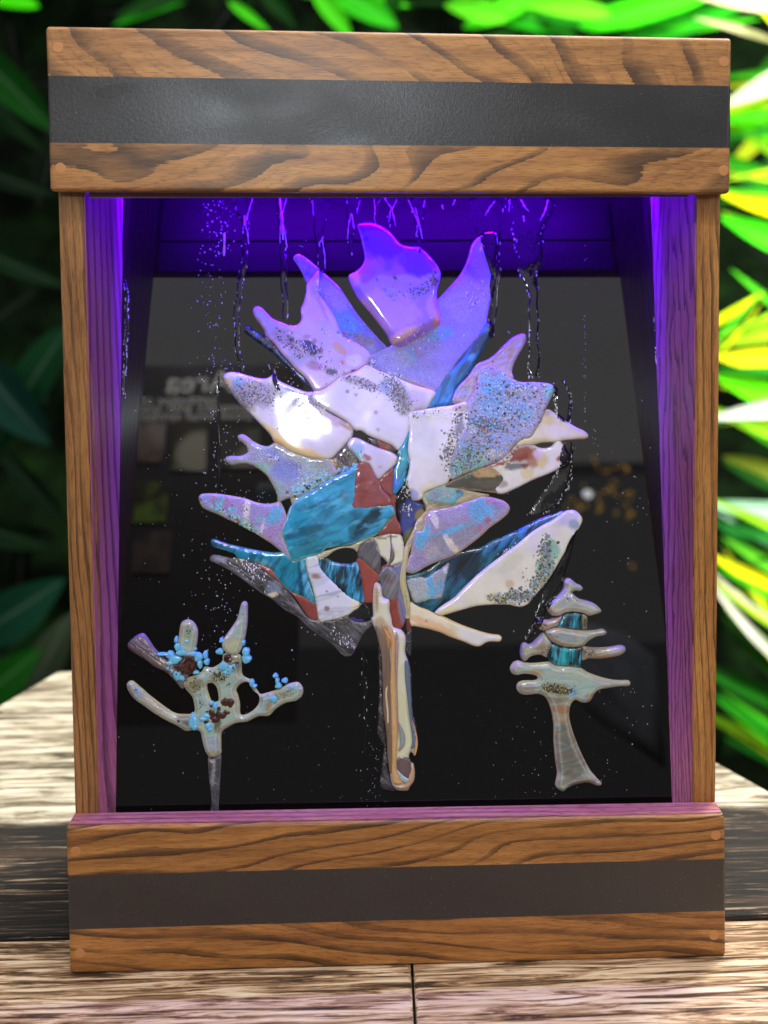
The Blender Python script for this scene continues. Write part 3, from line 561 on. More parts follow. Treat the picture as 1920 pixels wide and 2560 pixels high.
# left leaves ---------------------------------------------------------------------
gp('glass_piece', P('A', 470,1160, 500,1148, 560,1190, 640,1240, 690,1250, 760,1320, 830,1410, 910,1500, 1000,1600, 1080,1680, 1180,1822, 1130,1780, 1050,1700, 900,1560, 780,1440, 680,1360, 580,1290, 500,1230, 465,1195), mTd, '234a78', [('A',560,1210,110,'4a6fd0',.8,24,32), ('A',820,1450,200,'54709a',.6,18,42)], lvl=0, th=9, r=8, label='slim dark blue sliver beside the upper left leaf')
gp('glass_piece', P('F', 75,-10, 90,-50, 140,-62, 250,-60, 400,-40, 550,-10, 650,25, 760,45, 850,38, 905,15, 935,60, 962,120, 978,200, 955,290, 950,380, 985,470, 1022,592, 930,530, 850,465, 760,405, 640,330, 560,290, 480,240, 380,200, 280,150, 180,110, 110,70),
   mI, 'b4a0d8', [('F',140,0,80,'9fb0e8',.7), ('F',235,0,26,'c87f98',.7,90,8), ('F',290,60,60,'6ec6d4',.8,110,5), ('F',370,60,50,'b884b8',.7,90), ('F',415,100,34,'5cc8dc',.9), ('F',570,110,32,'f2f0ec',.95,140,6), ('F',740,120,120,'b0a8e4',.7,90), ('F',800,150,44,'c46a78',.8,22,-50), ('F',860,160,70,'5fc4e8',.9,110,35), ('F',720,200,60,'86ccd8',.7,40), ('F',850,330,110,'b090c8',.7,80), ('F',560,230,200,'8cc8c0',.7,34,32), ('F',250,120,100,'a8c8b0',.6,40,20), ('F',470,215,20,'4a3420',.95), ('F',375,180,18,'7a4a30',.95), ('F',620,262,12,'5a4430',.9), ('F',630,322,12,'3a3a28',.9), ('F',90,5,14,'3a3a20',.9,24), ('F',420,52,10,'6a4a50',.9), ('F',820,380,8,'9a5a40',.9), ('F',735,280,14,'f4f0ea',.9,80,12), ('F',930,380,50,'a8b0a8',.5)],
   lvl=2, th=9, r=12, edge='e2cfae', edgew=4, label='long lavender crackled leaf on the left')
gp('glass_piece', P('E', -310,1400, -285,1390, -240,1420, -200,1420, -215,1500, -245,1590, -275,1640, -260,1560, -290,1480), mS3, '8d7a70', [('E',-232,1470,22,'6fa8e8',.95,44,10)], lvl=1, th=6, r=6)
gp('glass_piece', P('D', 480,790, 520,773, 570,798, 640,850, 720,890, 800,897, 860,862, 950,902, 1040,952, 1150,992, 1240,1017, 1440,1025, 1475,1100, 1505,1180, 1400,1245, 1300,1312, 1210,1372, 1100,1422, 1000,1432, 900,1465, 888,1400, 850,1310, 790,1210, 730,1150, 640,1095, 560,1070, 470,1075, 410,1087, 355,1045, 360,1010, 420,998, 500,1000, 580,962, 575,900, 530,852, 488,822),
   mI, 'b0b8cc', [('D',520,820,70,'c9b9d8',.7), ('D',740,1110,70,'92d8b4',.8,40,30), ('D',970,1140,150,'90a0dc',.9,120,20), ('D',880,980,110,'a4acd8',.8,90), ('D',1300,1160,150,'aab8a8',.7,110), ('D',1330,1260,140,'82c4dc',.75,50,-25), ('D',1210,1080,110,'a9cfc4',.6,50,25), ('D',900,1330,60,'9cc4b4',.7,100,-20), ('D',1130,1310,90,'8cc8d0',.6,60,-30), ('D',1020,1000,100,'c4d0c0',.6,40,20), ('D',430,1035,60,'b8a8b8',.6,30), ('D',1480,1100,30,'d4b490',.8,80,-20)],
   lvl=3, th=9, r=11, edge='cfc7ae', edgew=4, label='pale iridescent leaf with two finger tips on the left')
gp('glass_piece', P('D', 330,180, 360,140, 430,130, 520,150, 640,185, 740,200, 800,187, 840,160, 890,210, 960,250, 1080,300, 1180,335, 1250,340, 1245,410, 1300,472, 1420,550, 1550,622, 1655,690, 1662,780, 1600,862, 1520,950, 1440,1024, 1350,1030, 1240,1015, 1150,990, 1040,950, 950,900, 860,850, 820,780, 740,690, 650,600, 570,520, 490,440, 420,350, 360,260),
   mO, 'e4e0e6', [('D',1150,780,520,'e2deea',.8,130,33), ('D',1090,930,460,'e9cf8c',.95,62,24), ('D',880,790,200,'eed796',.85,44,42), ('D',900,860,80,'dfa25e',.75,26,35), ('D',640,350,330,'a8a4b8',.9,140,10), ('D',540,430,150,'9c9a8c',.7,60,35), ('D',1150,430,170,'8f8fb0',.7,80,20), ('D',480,240,60,'7fb0e8',.8), ('D',1020,320,60,'7fa8f0',.7), ('D',380,240,30,'d9c48c',.9,50,-15), ('D',1600,680,90,'b08a60',.8,36,30), ('D',1450,620,120,'b8a0a0',.6,50,30)],
   lvl=5, th=10, r=15, edge='c0a8e8', edgew=3, label='pointed cream and lavender leaf with dark frit on the left')
gp('glass_piece', P('A', 985,418, 1020,400, 1080,430, 1160,490, 1240,560, 1330,640, 1430,730, 1500,830, 1560,920, 1620,1010, 1720,1130, 1850,1280, 1925,1362, 1850,1420, 1760,1450, 1650,1450, 1560,1400, 1480,1310, 1380,1150, 1260,950, 1200,780, 1110,692, 1060,580, 1010,500, 975,450),
   mI, '8080e8', [('A',1090,500,220,'3a30dc',.8,110,40), ('A',1090,500,140,'7f84e0',.6,60,40), ('A',1500,1070,150,'5fa0ee',.9,80,25), ('A',1560,1170,110,'5f9cf0',.9,60), ('A',1700,1330,130,'a39a92',.8,80,10), ('A',1620,1430,120,'e6def0',.8,50), ('A',1420,860,150,'a8a0ea',.7,90,50), ('A',1770,1400,60,'9fb0e0',.7)], lvl=3, th=8, r=9, edge='d8b0e8', edgew=3, label='blue violet spear leaf at the upper left with LED glow in its colour')  # violet LED glow put into the leaf colour
gp('glass_piece', P('A', 1225,570, 1170,640, 1112,712, 1105,800, 1080,900, 1052,970, 1058,1072, 1015,1130, 940,1142, 850,1112, 750,1070, 690,1012, 640,960, 592,943, 555,975, 570,1040, 620,1110, 670,1190, 690,1250, 760,1312, 830,1402, 910,1492, 1000,1592, 1100,1682, 1180,1800, 1205,1828, 1270,1810, 1345,1768, 1450,1700, 1544,1643, 1640,1600, 1724,1550, 1765,1460, 1720,1380, 1600,1300, 1480,1240, 1400,1060, 1300,900, 1235,800, 1238,650),
   mO, 'd4bfe6', [('A',1190,720,50,'a98a90',.7,130,8), ('A',1190,980,110,'dcb0e0',.7,120), ('A',650,1040,100,'9aa0d0',.7,50,50), ('A',740,1180,80,'a8a4cc',.8), ('A',860,1250,120,'a99aa8',.8,90,30), ('A',1100,1400,150,'b0a8d0',.8,100,30), ('A',1130,1340,80,'32406e',.9,40,25), ('A',1170,1400,50,'2c3a68',.9), ('A',950,1290,32,'3a3a50',1), ('A',1250,1400,30,'6a4038',.9), ('A',1190,1300,22,'a87858',.9), ('A',1110,1250,44,'b89078',.8,20), ('A',1200,1560,110,'b38ab4',.9,46,10), ('A',980,1490,110,'b0b0dc',.8,90), ('A',1450,1380,100,'dba870',.7,40,42), ('A',1600,1500,90,'ece6f4',.9,60), ('A',1480,1520,22,'c89a60',.9), ('A',1360,1620,60,'232a5c',.85,36,10), ('A',1020,1620,110,'e8c890',.8,24,45), ('A',1600,1620,34,'2f2450',.9,30), ('A',1250,920,20,'b08078',.6,200,-25)],
   lvl=5, th=9, r=11, edge='dba0d8', edgew=3.5, label='pink mottled flowing leaf at the upper left')
# right leaves ---------------------------------------------------------------------
gp('glass_piece', P('C', -134,915, -70,800, 0,655, 60,575, 150,492, 240,385, 330,260, 400,150, 450,85, 475,45, 530,40, 535,110, 492,200, 440,300, 380,400, 335,480, 275,565, 205,650, 150,740, 125,870, 60,890, -30,900), mTs, '2f86d0', [('C',400,250,150,'0e2c44',.9,50,-55), ('C',250,500,100,'15587c',.8,34,-52), ('C',60,760,120,'3f98e8',.7,100), ('C',330,390,40,'4fb0f0',.8), ('C',130,700,140,'1d6ca0',.6,16,-60)], lvl=4, th=9, r=10, label='blue teal ribbon below the right spire leaf')
gp('glass_piece', P('B', 980,862, 1060,780, 1180,650, 1260,520, 1300,410, 1325,315, 1370,250, 1450,195, 1530,178, 1580,200, 1592,280, 1582,400, 1577,600, 1547,780, 1502,940, 1477,1060, 1472,1115, 1400,1265, 1290,1385, 1180,1510, 1090,1650, 'E', 1190,335, 1050,290, 900,235, 740,175, 600,120, 480,70, 'B', 225,1580, 250,1480, 275,1410, 330,1370, 480,1355, 600,1200, 800,1000),
   mI, 'a09cec', [('B',1450,350,260,'4048dc',.85,330), ('B',1450,400,170,'8f94ea',.7,260), ('B',1000,1230,150,'6fb4f0',.85,60,-20), ('B',700,1450,60,'6cb0f0',.7,80,-25), ('B',780,1440,60,'b080c8',.7,40,40), ('B',500,1500,220,'b0b8e0',.7,100), ('E',800,190,160,'a8b8c8',.75,50,22), ('E',1040,260,160,'d8b8b8',.6,20,20), ('B',1250,950,200,'b4a8f0',.6,160)], lvl=3, th=9, r=10, edge='c09ae8', edgew=3.5, label='tall lavender spire leaf on the upper right with LED blue in its tip')  # blue LED glow put into the colour of the upper half
gp('glass_piece', P('E', -62,330, 0,325, 100,270, 200,190, 300,150, 400,110, 480,60, 600,110, 760,172, 900,232, 1050,286, 1192,335, 1150,430, 1105,500, 1050,520, 950,536, 915,560, 922,740, 872,860, 815,937, 740,882, 600,822, 520,790, 430,730, 360,722, 280,640, 150,560, 0,478, -60,440, -85,390),
   mO, 'e6e4f0', [('E',400,230,260,'a8a0b8',.7,50,18), ('E',780,330,180,'9ca4b0',.75,110,40), ('E',860,460,80,'8f98a4',.75,120), ('E',540,470,300,'ecebf8',.6,160), ('E',1000,420,110,'c8b8e0',.7), ('E',700,280,90,'7fa0d8',.5), ('E',700,800,200,'dfe0e0',.6,60,20), ('E',375,365,20,'a8a4c4',.9), ('E',285,330,18,'6a70a8',.9), ('E',575,545,18,'a890a8',.9), ('E',602,725,15,'9a98a8',.8), ('E',60,280,32,'5a4668',.9,18,-20), ('E',330,120,40,'4a3070',.9,22,-20)],
   lvl=7, th=10, r=12, edge='d8c8e0', edgew=3, label='broad white opal leaf across the middle')
gp('glass_piece', P('E', 922,740, 915,560, 1000,528, 1100,512, 1230,492, 1370,475, 1530,448, 1545,700, 1500,1100, 1355,1215, 1310,1282, 1180,1332, 1085,1372, 1050,1440, 962,1452, 935,1360, 890,1262, 912,1180, 928,1060, 908,920),
   mO, 'ebeae6', [('E',1120,1310,120,'e4e0c4',.8,50,-30), ('E',1000,600,120,'dcdcf0',.6), ('E',1090,860,120,'e0e6e4',.7,200), ('E',960,1400,60,'9ca4dc',.8), ('E',1480,500,120,'b8a898',.8,40,-5), ('E',1310,940,40,'4a3450',.9,24,-30), ('E',1440,720,44,'5a5a6c',.7,90,15)],
   lvl=8, th=10, r=10, edge='d8ccb4', edgew=3, label='white opal piece right of the centre')
gp('glass_piece', P('C', 430,440, 520,400, 600,330, 680,250, 750,190, 830,153, 880,153, 887,220, 850,300, 800,382, 762,460, 742,540, 752,612, 640,600, 500,560, 385,600, 372,690, 335,790, 272,880, 200,878, 128,860, 140,780, 200,680, 290,590, 350,500, 390,458),
   mP, 'd8bce4', [('C',620,380,80,'e8c8e8',.8,34,-40), ('C',600,350,60,'b09a88',.7,22,-40), ('C',730,330,30,'d8a88c',.8,110,10), ('C',820,250,60,'d4b8e8',.8), ('C',240,750,70,'a8acea',.8), ('C',280,650,40,'d8a098',.8), ('C',200,840,60,'d0b0a4',.8,30)],
   lvl=6, th=9, r=10, edge='b87ae0', edgew=3, label='pink pearly spike piece on the right')
gp('glass_piece', P('C', 400,510, 440,490, 490,480, 560,495, 640,550, 740,612, 830,648, 960,650, 1080,658, 1150,675, 1182,710, 1155,790, 1112,880, 1080,942, 1040,1040, 990,1132, 930,1222, 860,1232, 790,1280, 730,1340, 660,1422, 520,1492, 400,1542, 250,1592, 130,1652, 90,1600, 85,1500, 120,1350, 180,1230, 262,1100, 275,980, 275,870, 335,780, 375,680, 388,590),
   mF, 'a4a8c8', [('C',560,660,150,'7fb4ec',.9,120), ('C',850,680,160,'86a8e8',.8,50), ('C',1120,740,50,'8cd0e4',.9,90,20), ('C',560,900,170,'80b4e4',.8,120), ('C',840,960,130,'7cb4e0',.6,110), ('C',450,1080,210,'3f7f96',.8,50,8), ('C',600,1230,170,'9aaede',.7,60), ('C',300,1480,200,'7cbfa4',.9,110,-25), ('C',300,1350,90,'6fb09c',.8,60), ('C',500,1400,130,'b0b89a',.7,50,-20), ('C',1000,820,90,'b4accc',.7,150), ('C',430,720,60,'b4a4cc',.6,60), ('C',550,570,36,'c07878',.85,24,20), ('C',690,700,24,'3a3028',1,20), ('C',950,1190,60,'b8b4a0',.7,30,-40), ('C',480,730,70,'72b8f0',.9,50)],
   lvl=11, th=9, r=10, edge='dcc0b8', edgew=3.5, label='large blue speckled leaf on the right')
gp('glass_piece', P('C', 1090,940, 1130,933, 1200,980, 1300,1050, 1400,1110, 1500,1160, 1532,1200, 1510,1227, 1400,1236, 1280,1248, 1200,1262, 1060,1267, 960,1290, 770,1305, 790,1270, 860,1225, 930,1215, 990,1130, 1040,1040, 1070,985),
   mO, 'e6dcd0', [('C',1100,1020,100,'e2d2a0',.8,60,35), ('C',1250,1170,160,'e8e0e4',.7,60,20), ('C',1350,1090,170,'d4c0f0',.7,24,33), ('C',1000,1250,150,'d8cba4',.7,30,-10), ('C',1100,960,40,'b4a0e0',.8)], lvl=6, th=9, r=12, edge='d8c4a4', edgew=3, label='cream pointed star tip on the right')
gp('glass_piece', P('C', 1200,1265, 1250,1262, 1292,1340, 1327,1430, 1305,1490, 1240,1530, 1120,1592, 960,1655, 800,1735, 640,1800, 560,1760, 640,1650, 560,1560, 490,1520, 600,1462, 720,1360, 790,1302, 960,1300, 1010,1322, 1080,1335, 1155,1315),
   mO, 'e6e4de', [('C',1225,1438,28,'b8583c',1,28,0,.3), ('C',850,1390,150,'8a3424',.95,80,-10), ('C',620,1490,130,'8f3420',.95,22,-12), ('C',960,1450,60,'a86a48',.85,90), ('C',770,1520,110,'6a6a74',.9,36,-5), ('C',880,1510,40,'7a4230',.9,30), ('C',980,1350,24,'8a5a3c',.9), ('C',1050,1450,60,'dcc27c',.7,90), ('C',900,1590,70,'e0cc88',.7,60), ('C',1010,1390,50,'d8c8ec',.8), ('C',640,1700,60,'8a7a60',.7,40)],
   lvl=4, th=9, r=11, edge='cbb6e0', edgew=3, label='white finger piece with rust red stains on the right')
gp('glass_piece', P('C', 40,1735, 100,1685, 180,1640, 300,1588, 400,1545, 490,1520, 560,1530, 640,1548, 740,1580, 840,1600, 822,1650, 760,1740, 640,1790, 400,1768, 200,1750), plain('taupe_glass', .07), '575550', [('C',480,1590,150,'c2a274',.95,44,-4,.25), ('C',600,1570,60,'b8986c',.9,40), ('C',560,1700,240,'6b6458',.6,40,5), ('C',700,1560,60,'76706c',.8,30)], lvl=5, th=7, r=7, edge='c9b48c', edgew=3, label='taupe and tan piece on the right')
gp('glass_piece', P('H', 30,150, 60,118, 110,82, 200,50, 320,62, 400,90, 520,118, 600,135, 680,150, 600,165, 520,190, 450,217, 330,262, 200,285, 110,300, 90,262, 50,212), mS3, 'd8c8a0', [('H',180,240,110,'14141c',.95,16,8,.3), ('H',330,235,60,'14141c',.9,12,-10,.3)], lvl=4, th=6, r=7, label='cream rim around the small iridescent eye')
gp('glass_piece', P('H', 48,160, 110,97, 200,62, 300,82, 410,102, 425,140, 365,190, 330,238, 220,232, 110,213, 62,203), mI, '8cc4c4', [('H',150,150,60,'a4a0d0',.7), ('H',250,120,60,'c0a8cc',.7,20,60), ('H',400,150,60,'6fb8ec',.95,40,-30,.3), ('H',330,220,36,'58c8d0',.9), ('H',380,110,40,'3a3e44',.8,16)], lvl=7, th=6, r=7, label='small iridescent eye shaped piece')
gp('glass_piece', P('H', 100,300, 200,288, 330,260, 450,220, 560,180, 640,165, 740,183, 830,213, 880,268, 862,330, 780,402, 690,465, 605,545, 510,622, 400,702, 290,762, 170,804, 60,852, -30,905, -75,920, -140,898, -121,807, -92,731, -78,640, -64,578, -45,502, 22,493, 41,388, 60,340),
   mI, 'aaa2c2', [('H',310,320,230,'b4a8d8',.9,90,-10), ('H',330,490,230,'62c0e8',.95,28,-16,.3), ('H',600,300,130,'6cc0f0',.9,130), ('H',690,210,50,'c48ab4',.85,40,30), ('H',780,230,70,'b48ad8',.85,36,20), ('H',665,400,32,'b4707c',.95,40), ('H',20,560,70,'64c4ec',.9,130,20), ('H',200,640,140,'9a9aa6',.9,110,-20), ('H',440,540,170,'9c9aa8',.9,70,-28), ('H',110,700,80,'c4b8c0',.6,90), ('H',-40,820,110,'a89cc8',.8,80), ('H',140,390,30,'f2f0f4',1,95,-22,.3), ('H',310,640,36,'ece4d0',1,100,-38,.3), ('H',250,560,26,'e8ecf4',.9,24), ('H',590,470,30,'c07a84',.8,40)],
   lvl=6, th=9, r=10, edge='d9b98a', edgew=4.5, label='lavender and turquoise crackled leaf right of the trunk')
gp('glass_piece', P('G', 960,330, 1000,220, 1060,150, 1100,100, 1090,40, 1040,-60, 1060,-80, 1110,20, 1175,80, 1200,95, 1135,135, 1088,200, 1068,300, 1052,322, 990,325, 960,420, 915,560, 905,650, 890,720, 880,640, 895,540, 870,520, 900,440), mS3, 'd9caa0', lvl=6, th=6, r=6, label='cream flowing rim beside the lavender leaf')
gp('glass_piece', P('H', -128,985, 0,955, 60,958, 150,898, 210,868, 285,815, 275,900, 252,1000, 212,1160, 100,1180, 0,1208, -60,1202, -108,1085),
   mI, 'b4b8b8', [('H',100,1050,40,'5fc4e8',.95,130,-8), ('H',200,1040,40,'6cb8ec',.9,110,20), ('H',190,940,60,'a0a4b4',.8,80), ('H',250,880,30,'f0f0f4',.8,40), ('H',-20,1080,90,'c4c6c4',.8,100), ('H',60,1160,50,'9ccfc0',.7,30)], lvl=4, th=9, r=8, edge='2a3c48', edgew=3, label='silvery crackled patch in the dark teal piece')
gp('glass_piece', P('H', 1400,330, 1450,305, 1520,303, 1572,340, 1597,390, 1572,460, 1520,540, 1460,650, 1390,770, 1320,890, 1260,980, 1180,1080, 1100,1170, 1040,1232, 970,1247, 870,1227, 700,1227, 550,1242, 400,1282, 260,1322, 190,1333, 148,1305, 220,1240, 330,1170, 400,1100, 500,1000, 560,940, 680,840, 800,750, 950,640, 1080,530, 1200,450, 1300,400),
   mO, 'e6e4d6', [('H',1480,360,140,'c9c0f4',.8,60,-35), ('H',1200,560,200,'e2dcec',.7,90,-38), ('H',1510,440,52,'8aa0c0',.9,50), ('H',1290,680,110,'7fb89c',.85,80,60), ('H',1230,860,90,'84b494',.8,110,20), ('H',1190,990,90,'a8a884',.7,60,-45), ('H',1060,1130,60,'86b8d0',.8,50), ('H',760,1160,110,'c4b890',.8,46,8), ('H',940,1160,110,'a8a8a8',.7,60), ('H',880,1030,44,'c8a87c',.7), ('H',900,820,150,'d4d4c0',.6,60,-35), ('H',260,1290,110,'e8dca8',.7,40,-15), ('H',1245,540,11,'8a5a30',1), ('H',1010,960,10,'9a7a4c',.9)],
   lvl=6, th=10, r=12, edge='cfc6c0', edgew=2.5, label='long white leaf with green and grey frit on the lower right')
gp('glass_piece', P('B', 140,105, 180,85, 260,76, 330,90, 420,130, 490,185, 540,250, 590,300, 680,325, 780,335, 850,385, 920,460, 975,530, 1002,600, 992,680, 968,770, 965,850, 990,980, 1007,1080, 985,1142, 880,1212, 760,1282, 650,1342, 580,1367, 490,1332, 440,1230, 350,1110, 270,1010, 160,882, 100,780, 57,680, 48,622, 120,580, 185,520, 215,440, 200,340, 170,200),
   mO, 'a67ce6', [('B',380,230,330,'4a34d8',.85,230,20), ('B',780,480,200,'5a3cdc',.75,170), ('B',450,1000,330,'cfa0ea',.8,230), ('B',600,1250,200,'e8b890',.85,44,-28), ('B',970,1080,50,'e09a70',.85,110), ('B',300,1060,200,'e8b49a',.75,30,55), ('B',95,640,60,'f0a8d8',.7,110,-20), ('B',460,530,50,'6a64c8',.6,60), ('B',590,460,56,'6a64c8',.6,60), ('B',525,662,22,'4a3020',1,26,0,.3), ('B',340,678,18,'3a3060',.95,14,0,.3), ('B',765,820,18,'4a4a20',1,14,0,.3), ('B',425,780,14,'4a50b0',.9,16,0,.3), ('B',780,790,140,'9a94c4',.6,50,-30), ('B',950,650,46,'8a88a8',.6,60), ('B',230,250,18,'3a3080',.9,24,20), ('B',480,820,60,'b0a4dc',.6), ('B',910,950,60,'e0a8d8',.6,110)],  # blue violet of the upper part paints in the LED glow
   lvl=8, th=14, r=26, edge='c79ae8', edgew=3, relief=1.2, label='rounded pink violet petal at the top of the tree with LED glow in its colour')
# ------------------------------------------------------------------ small trees
ltree = glass_piece('small_branching_tree', P('I', 580,745, 640,712, 700,690, 735,640, 800,650, 880,600, 900,530, 1040,540, 1052,640, 1062,715, 1130,760, 1190,850, 1215,880, 1260,872, 1330,850, 1400,820, 1460,790, 1540,778, 1582,830, 1572,900, 1520,940, 1430,960, 1350,1010, 1285,1070, 1200,1075, 1100,1120, 1020,1130, 950,1160, 882,1212, 876,1320, 872,1400, 800,1430, 752,1402, 722,1330, 706,1260, 690,1205, 640,1192, 570,1202, 500,1160, 400,1110, 300,1050, 200,980, 110,910, 62,830, 62,785, 105,763, 180,820, 260,890, 350,960, 450,1030, 520,1052, 635,1042, 638,960, 620,900, 565,835, 548,785),
   mP, art, 'a6cdc6', [('I',650,790,80,'77784a',.95,70,0,.3), ('I',850,740,70,'8d8452',.85,44), ('I',990,610,70,'4e4c4e',.85,80), ('I',280,960,260,'b09c86',.7,30,37), ('I',120,850,50,'9c9cac',.7), ('I',560,1080,90,'6a4a40',.7,50,30), ('I',780,1300,80,'a9b8dc',.9,60), ('I',800,1385,80,'a09440',.95,18,-12), ('I',940,1100,60,'b4ccc0',.6), ('I',1240,960,90,'86b8c0',.8,60,-30), ('I',1400,880,80,'b4a884',.8,40,-15), ('I',1290,980,24,'a8743c',.9,50,20), ('I',960,950,80,'c0c49c',.7), ('I',680,930,60,'9cc4bc',.7), ('I',1180,860,80,'5a5c74',.7,30,50), ('I',720,960,80,'a4c8cc',.5), ('I',850,1150,30,'201512',.9,60,15), ('I',580,1150,50,'4e4844',.7,40)],
   lvl=1, th=11, r=14, edge='eadcb8', edgew=4.5, holes=[P('I', 1008,840, 1050,790, 1110,782, 1150,850, 1198,892, 1198,960, 1150,1020, 1080,1058, 1042,1050, 1037,960, 1022,890), P('I', 755,800, 800,790, 836,830, 850,900, 845,940, 800,945, 768,880)],
   label='small branching fused glass tree on the left with turquoise beads')
def lp(*a, **k): return gp(*a, par=ltree, **k)
lp('glass_piece', P('I', 65,470, 78,430, 140,375, 200,355, 240,390, 300,480, 365,545, 430,585, 520,600, 620,640, 600,720, 545,835, 470,765, 400,695, 300,645, 200,575, 100,512), mC, '67585c', [('I',180,420,90,'7d6a72',.8,50,50), ('I',480,730,80,'5c5440',.7,60), ('I',330,610,150,'74685c',.6,30,35)], lvl=0, th=11, r=14, edge='7a6a9c', edgew=3, label='smoky brown branch on the left')
lp('glass_piece', P('I', 520,292, 540,252, 590,235, 640,260, 672,320, 672,400, 655,500, 640,562, 560,560, 500,520, 506,400), mP, 'b8ccb4', [('I',570,300,60,'c0a090',.7,20,-55), ('I',600,350,50,'8fb8ac',.7,70)], lvl=3, th=11, r=12, edge='dcc8b0', edgew=4, label='rounded pale green bud')
lp('glass_piece', P('I', 1050,95, 1075,78, 1102,92, 1106,150, 1102,280, 1082,400, 1070,450, 1030,530, 960,547, 900,505, 880,450, 902,390, 960,310, 1010,230, 1038,130), mP, 'b9d2c8', [('I',1075,120,30,'b8a0d0',.8), ('I',970,470,80,'cfd2a8',.8), ('I',1040,250,40,'a4d0d4',.7,120,15)], lvl=4, th=11, r=13, edge='d0bcd0', edgew=4, label='tall pale bud like a tusk')
lp('glass_piece', P('I', 470,640, 530,600, 560,560, 620,530, 665,580, 672,640, 640,700, 590,708, 520,680), mR, '3d1d16', lvl=9, th=6, r=6, label='dark maroon crust patch')
lp('glass_piece', P('I', 905,540, 965,540, 968,596, 905,596), mR, '3a1814', lvl=12, th=3, r=5)
lp('glass_piece', P('I', 760,1425, 800,1440, 872,1400, 870,1550, 862,1700, 855,1830, 850,1960, 780,1960, 790,1800, 768,1600), mC, '3b3c42', [('I',810,1560,14,'9a9ca8',.7,120,5), ('I',775,1640,10,'7fc0e8',1,16)], lvl=0, th=8, r=9, edge='6d6e78', edgew=2.5, label='clear glass stem')
blue = plain('turquoise_bead_glass', .1); brown = plain('brown_bead_glass', .06)
def beads(spec, mat, col, par, view, lv, th=4.5):
    for (x, y, rx, ry) in spec:
        v = VIEW[view]; N = 14; a = np.arange(N) / N * 2 * np.pi
        rr = 1 + .10 * np.sin(a * 3 + x) + .05 * np.sin(a * 5 + y)
        o = np.stack([v[0] + (x + rx * 1.22 * rr * np.cos(a)) / v[2], v[1] + (y + ry * 1.22 * rr * np.sin(a)) / v[2]], 1)
        glass_piece('glass_bead', o, mat, par, col, lvl=lv, th=th, r=max(4, min(rx, ry) / v[2]), step=3.2, relief=.1)
beads([(490,410,16,26),(582,425,22,22),(548,480,30,30),(500,470,22,34),(540,520,44,26),(440,540,34,30),(480,580,50,34),(440,610,24,20),(378,535,56,14),
       (620,530,46,20),(680,560,34,36),(695,620,20,34),(655,490,10,14),(660,690,24,16),(740,540,20,32),(752,600,22,26),(500,715,30,40),(540,740,24,22),(420,656,14,16),(455,680,12,14),
       (880,415,18,20),(866,512,30,24),(1066,435,18,22),(1090,520,28,40),(1095,575,36,36),(905,640,44,36),(945,660,40,38),(930,690,36,22),(985,640,24,24),
       (635,1110,34,56),(650,1160,26,26),(770,1150,30,30),(780,1180,20,24),(725,1090,34,18),(755,1065,30,18),(828,980,20,30),(795,955,16,16),(1140,780,20,30),(1345,720,22,18),(1360,770,16,34),(1370,805,26,24),(1425,762,24,20),
       (1330,920,32,30),(1490,820,16,18),(150,830,14,14),(1165,810,18,16)], blue, '6fbfe6', ltree, 'I', 10)
beads([(910,945,30,36),(958,950,34,40),(895,1060,34,30),(925,1035,30,22),(800,1050,30,44),(855,1060,26,46),(830,1100,36,30),(750,1110,24,26),(795,975,18,18),(860,1000,18,20),(760,1026,16,10),(512,1108,14,14)], brown, '43241c', ltree, 'I', 9)
rtree = glass_piece('small_tiered_tree', P('K', 160,1145, 200,1080, 260,1065, 330,1082, 400,1092, 560,1080, 620,1082, 700,1120, 860,1130, 980,1150, 1060,1200, 1200,1250, 1320,1280, 1420,1290, 1520,1290, 1547,1320, 1530,1357, 1420,1365, 1300,1382, 1200,1402, 1140,1440, 1100,1510, 1060,1545, 980,1550, 920,1520, 875,1550, 850,1620, 845,1720, 'L', 880,760, 930,900, 1000,1060, 1080,1210, 1160,1310, 1217,1370, 1180,1407, 1080,1370, 1000,1370, 900,1392, 830,1422, 770,1467, 700,1430, 680,1380, 700,1250, 680,1100, 662,900, 660,700, 640,560, 605,450, 'K', 560,1482, 480,1452, 330,1462, 260,1432, 233,1380, 250,1320, 320,1295, 440,1290, 478,1268, 440,1235, 330,1220, 230,1235, 170,1200),
   mP, art, 'a8cbc4', [('K',760,1220,260,'b4ccc4',.9,60,6), ('K',200,1130,70,'b898b0',.7,50), ('K',460,1190,70,'b89860',.8,44), ('K',700,1390,200,'8f8450',.9,70,6), ('K',720,1400,130,'3a3a28',.75,40,8), ('K',870,1430,50,'6cb4e8',1,60,0,.3), ('K',825,1365,22,'6cb4e8',1,24), ('K',350,1380,110,'7a6c70',.85,50), ('K',700,1510,170,'7a6c50',.9,36), ('K',1060,1480,80,'9a6f44',.85,44,-25), ('K',1000,1500,34,'5cc0d8',1,34), ('K',1200,1310,80,'a8a0c0',.7,30,15), ('L',750,510,110,'a86a34',.95,60,8), ('L',770,620,100,'b58a54',.9,50,-8), ('L',640,620,28,'c0a890',.9,100,-6), ('L',790,900,150,'565c54',.95,240,5), ('L',860,1150,190,'5e5c52',.95,170,8), ('L',900,1340,240,'80705a',.85,44,-2), ('L',1150,1370,60,'8d7c70',.7)],
   lvl=1, th=12, r=15, edge='e4ccb0', edgew=4.5, label='small tiered fused glass tree on the right with a flared trunk')
def rp(*a, **k): return gp(*a, par=rtree, **k)
rp('glass_piece', P('K', 780,518, 900,503, 1000,518, 985,600, 1005,705, 900,702, 700,678, 740,600), mTv, '1d7a98', [('K',910,600,36,'2fa4c8',.8,110), ('K',800,600,70,'123a52',.7,90)], lvl=2, th=7, r=8, label='upper teal window of the small tree')
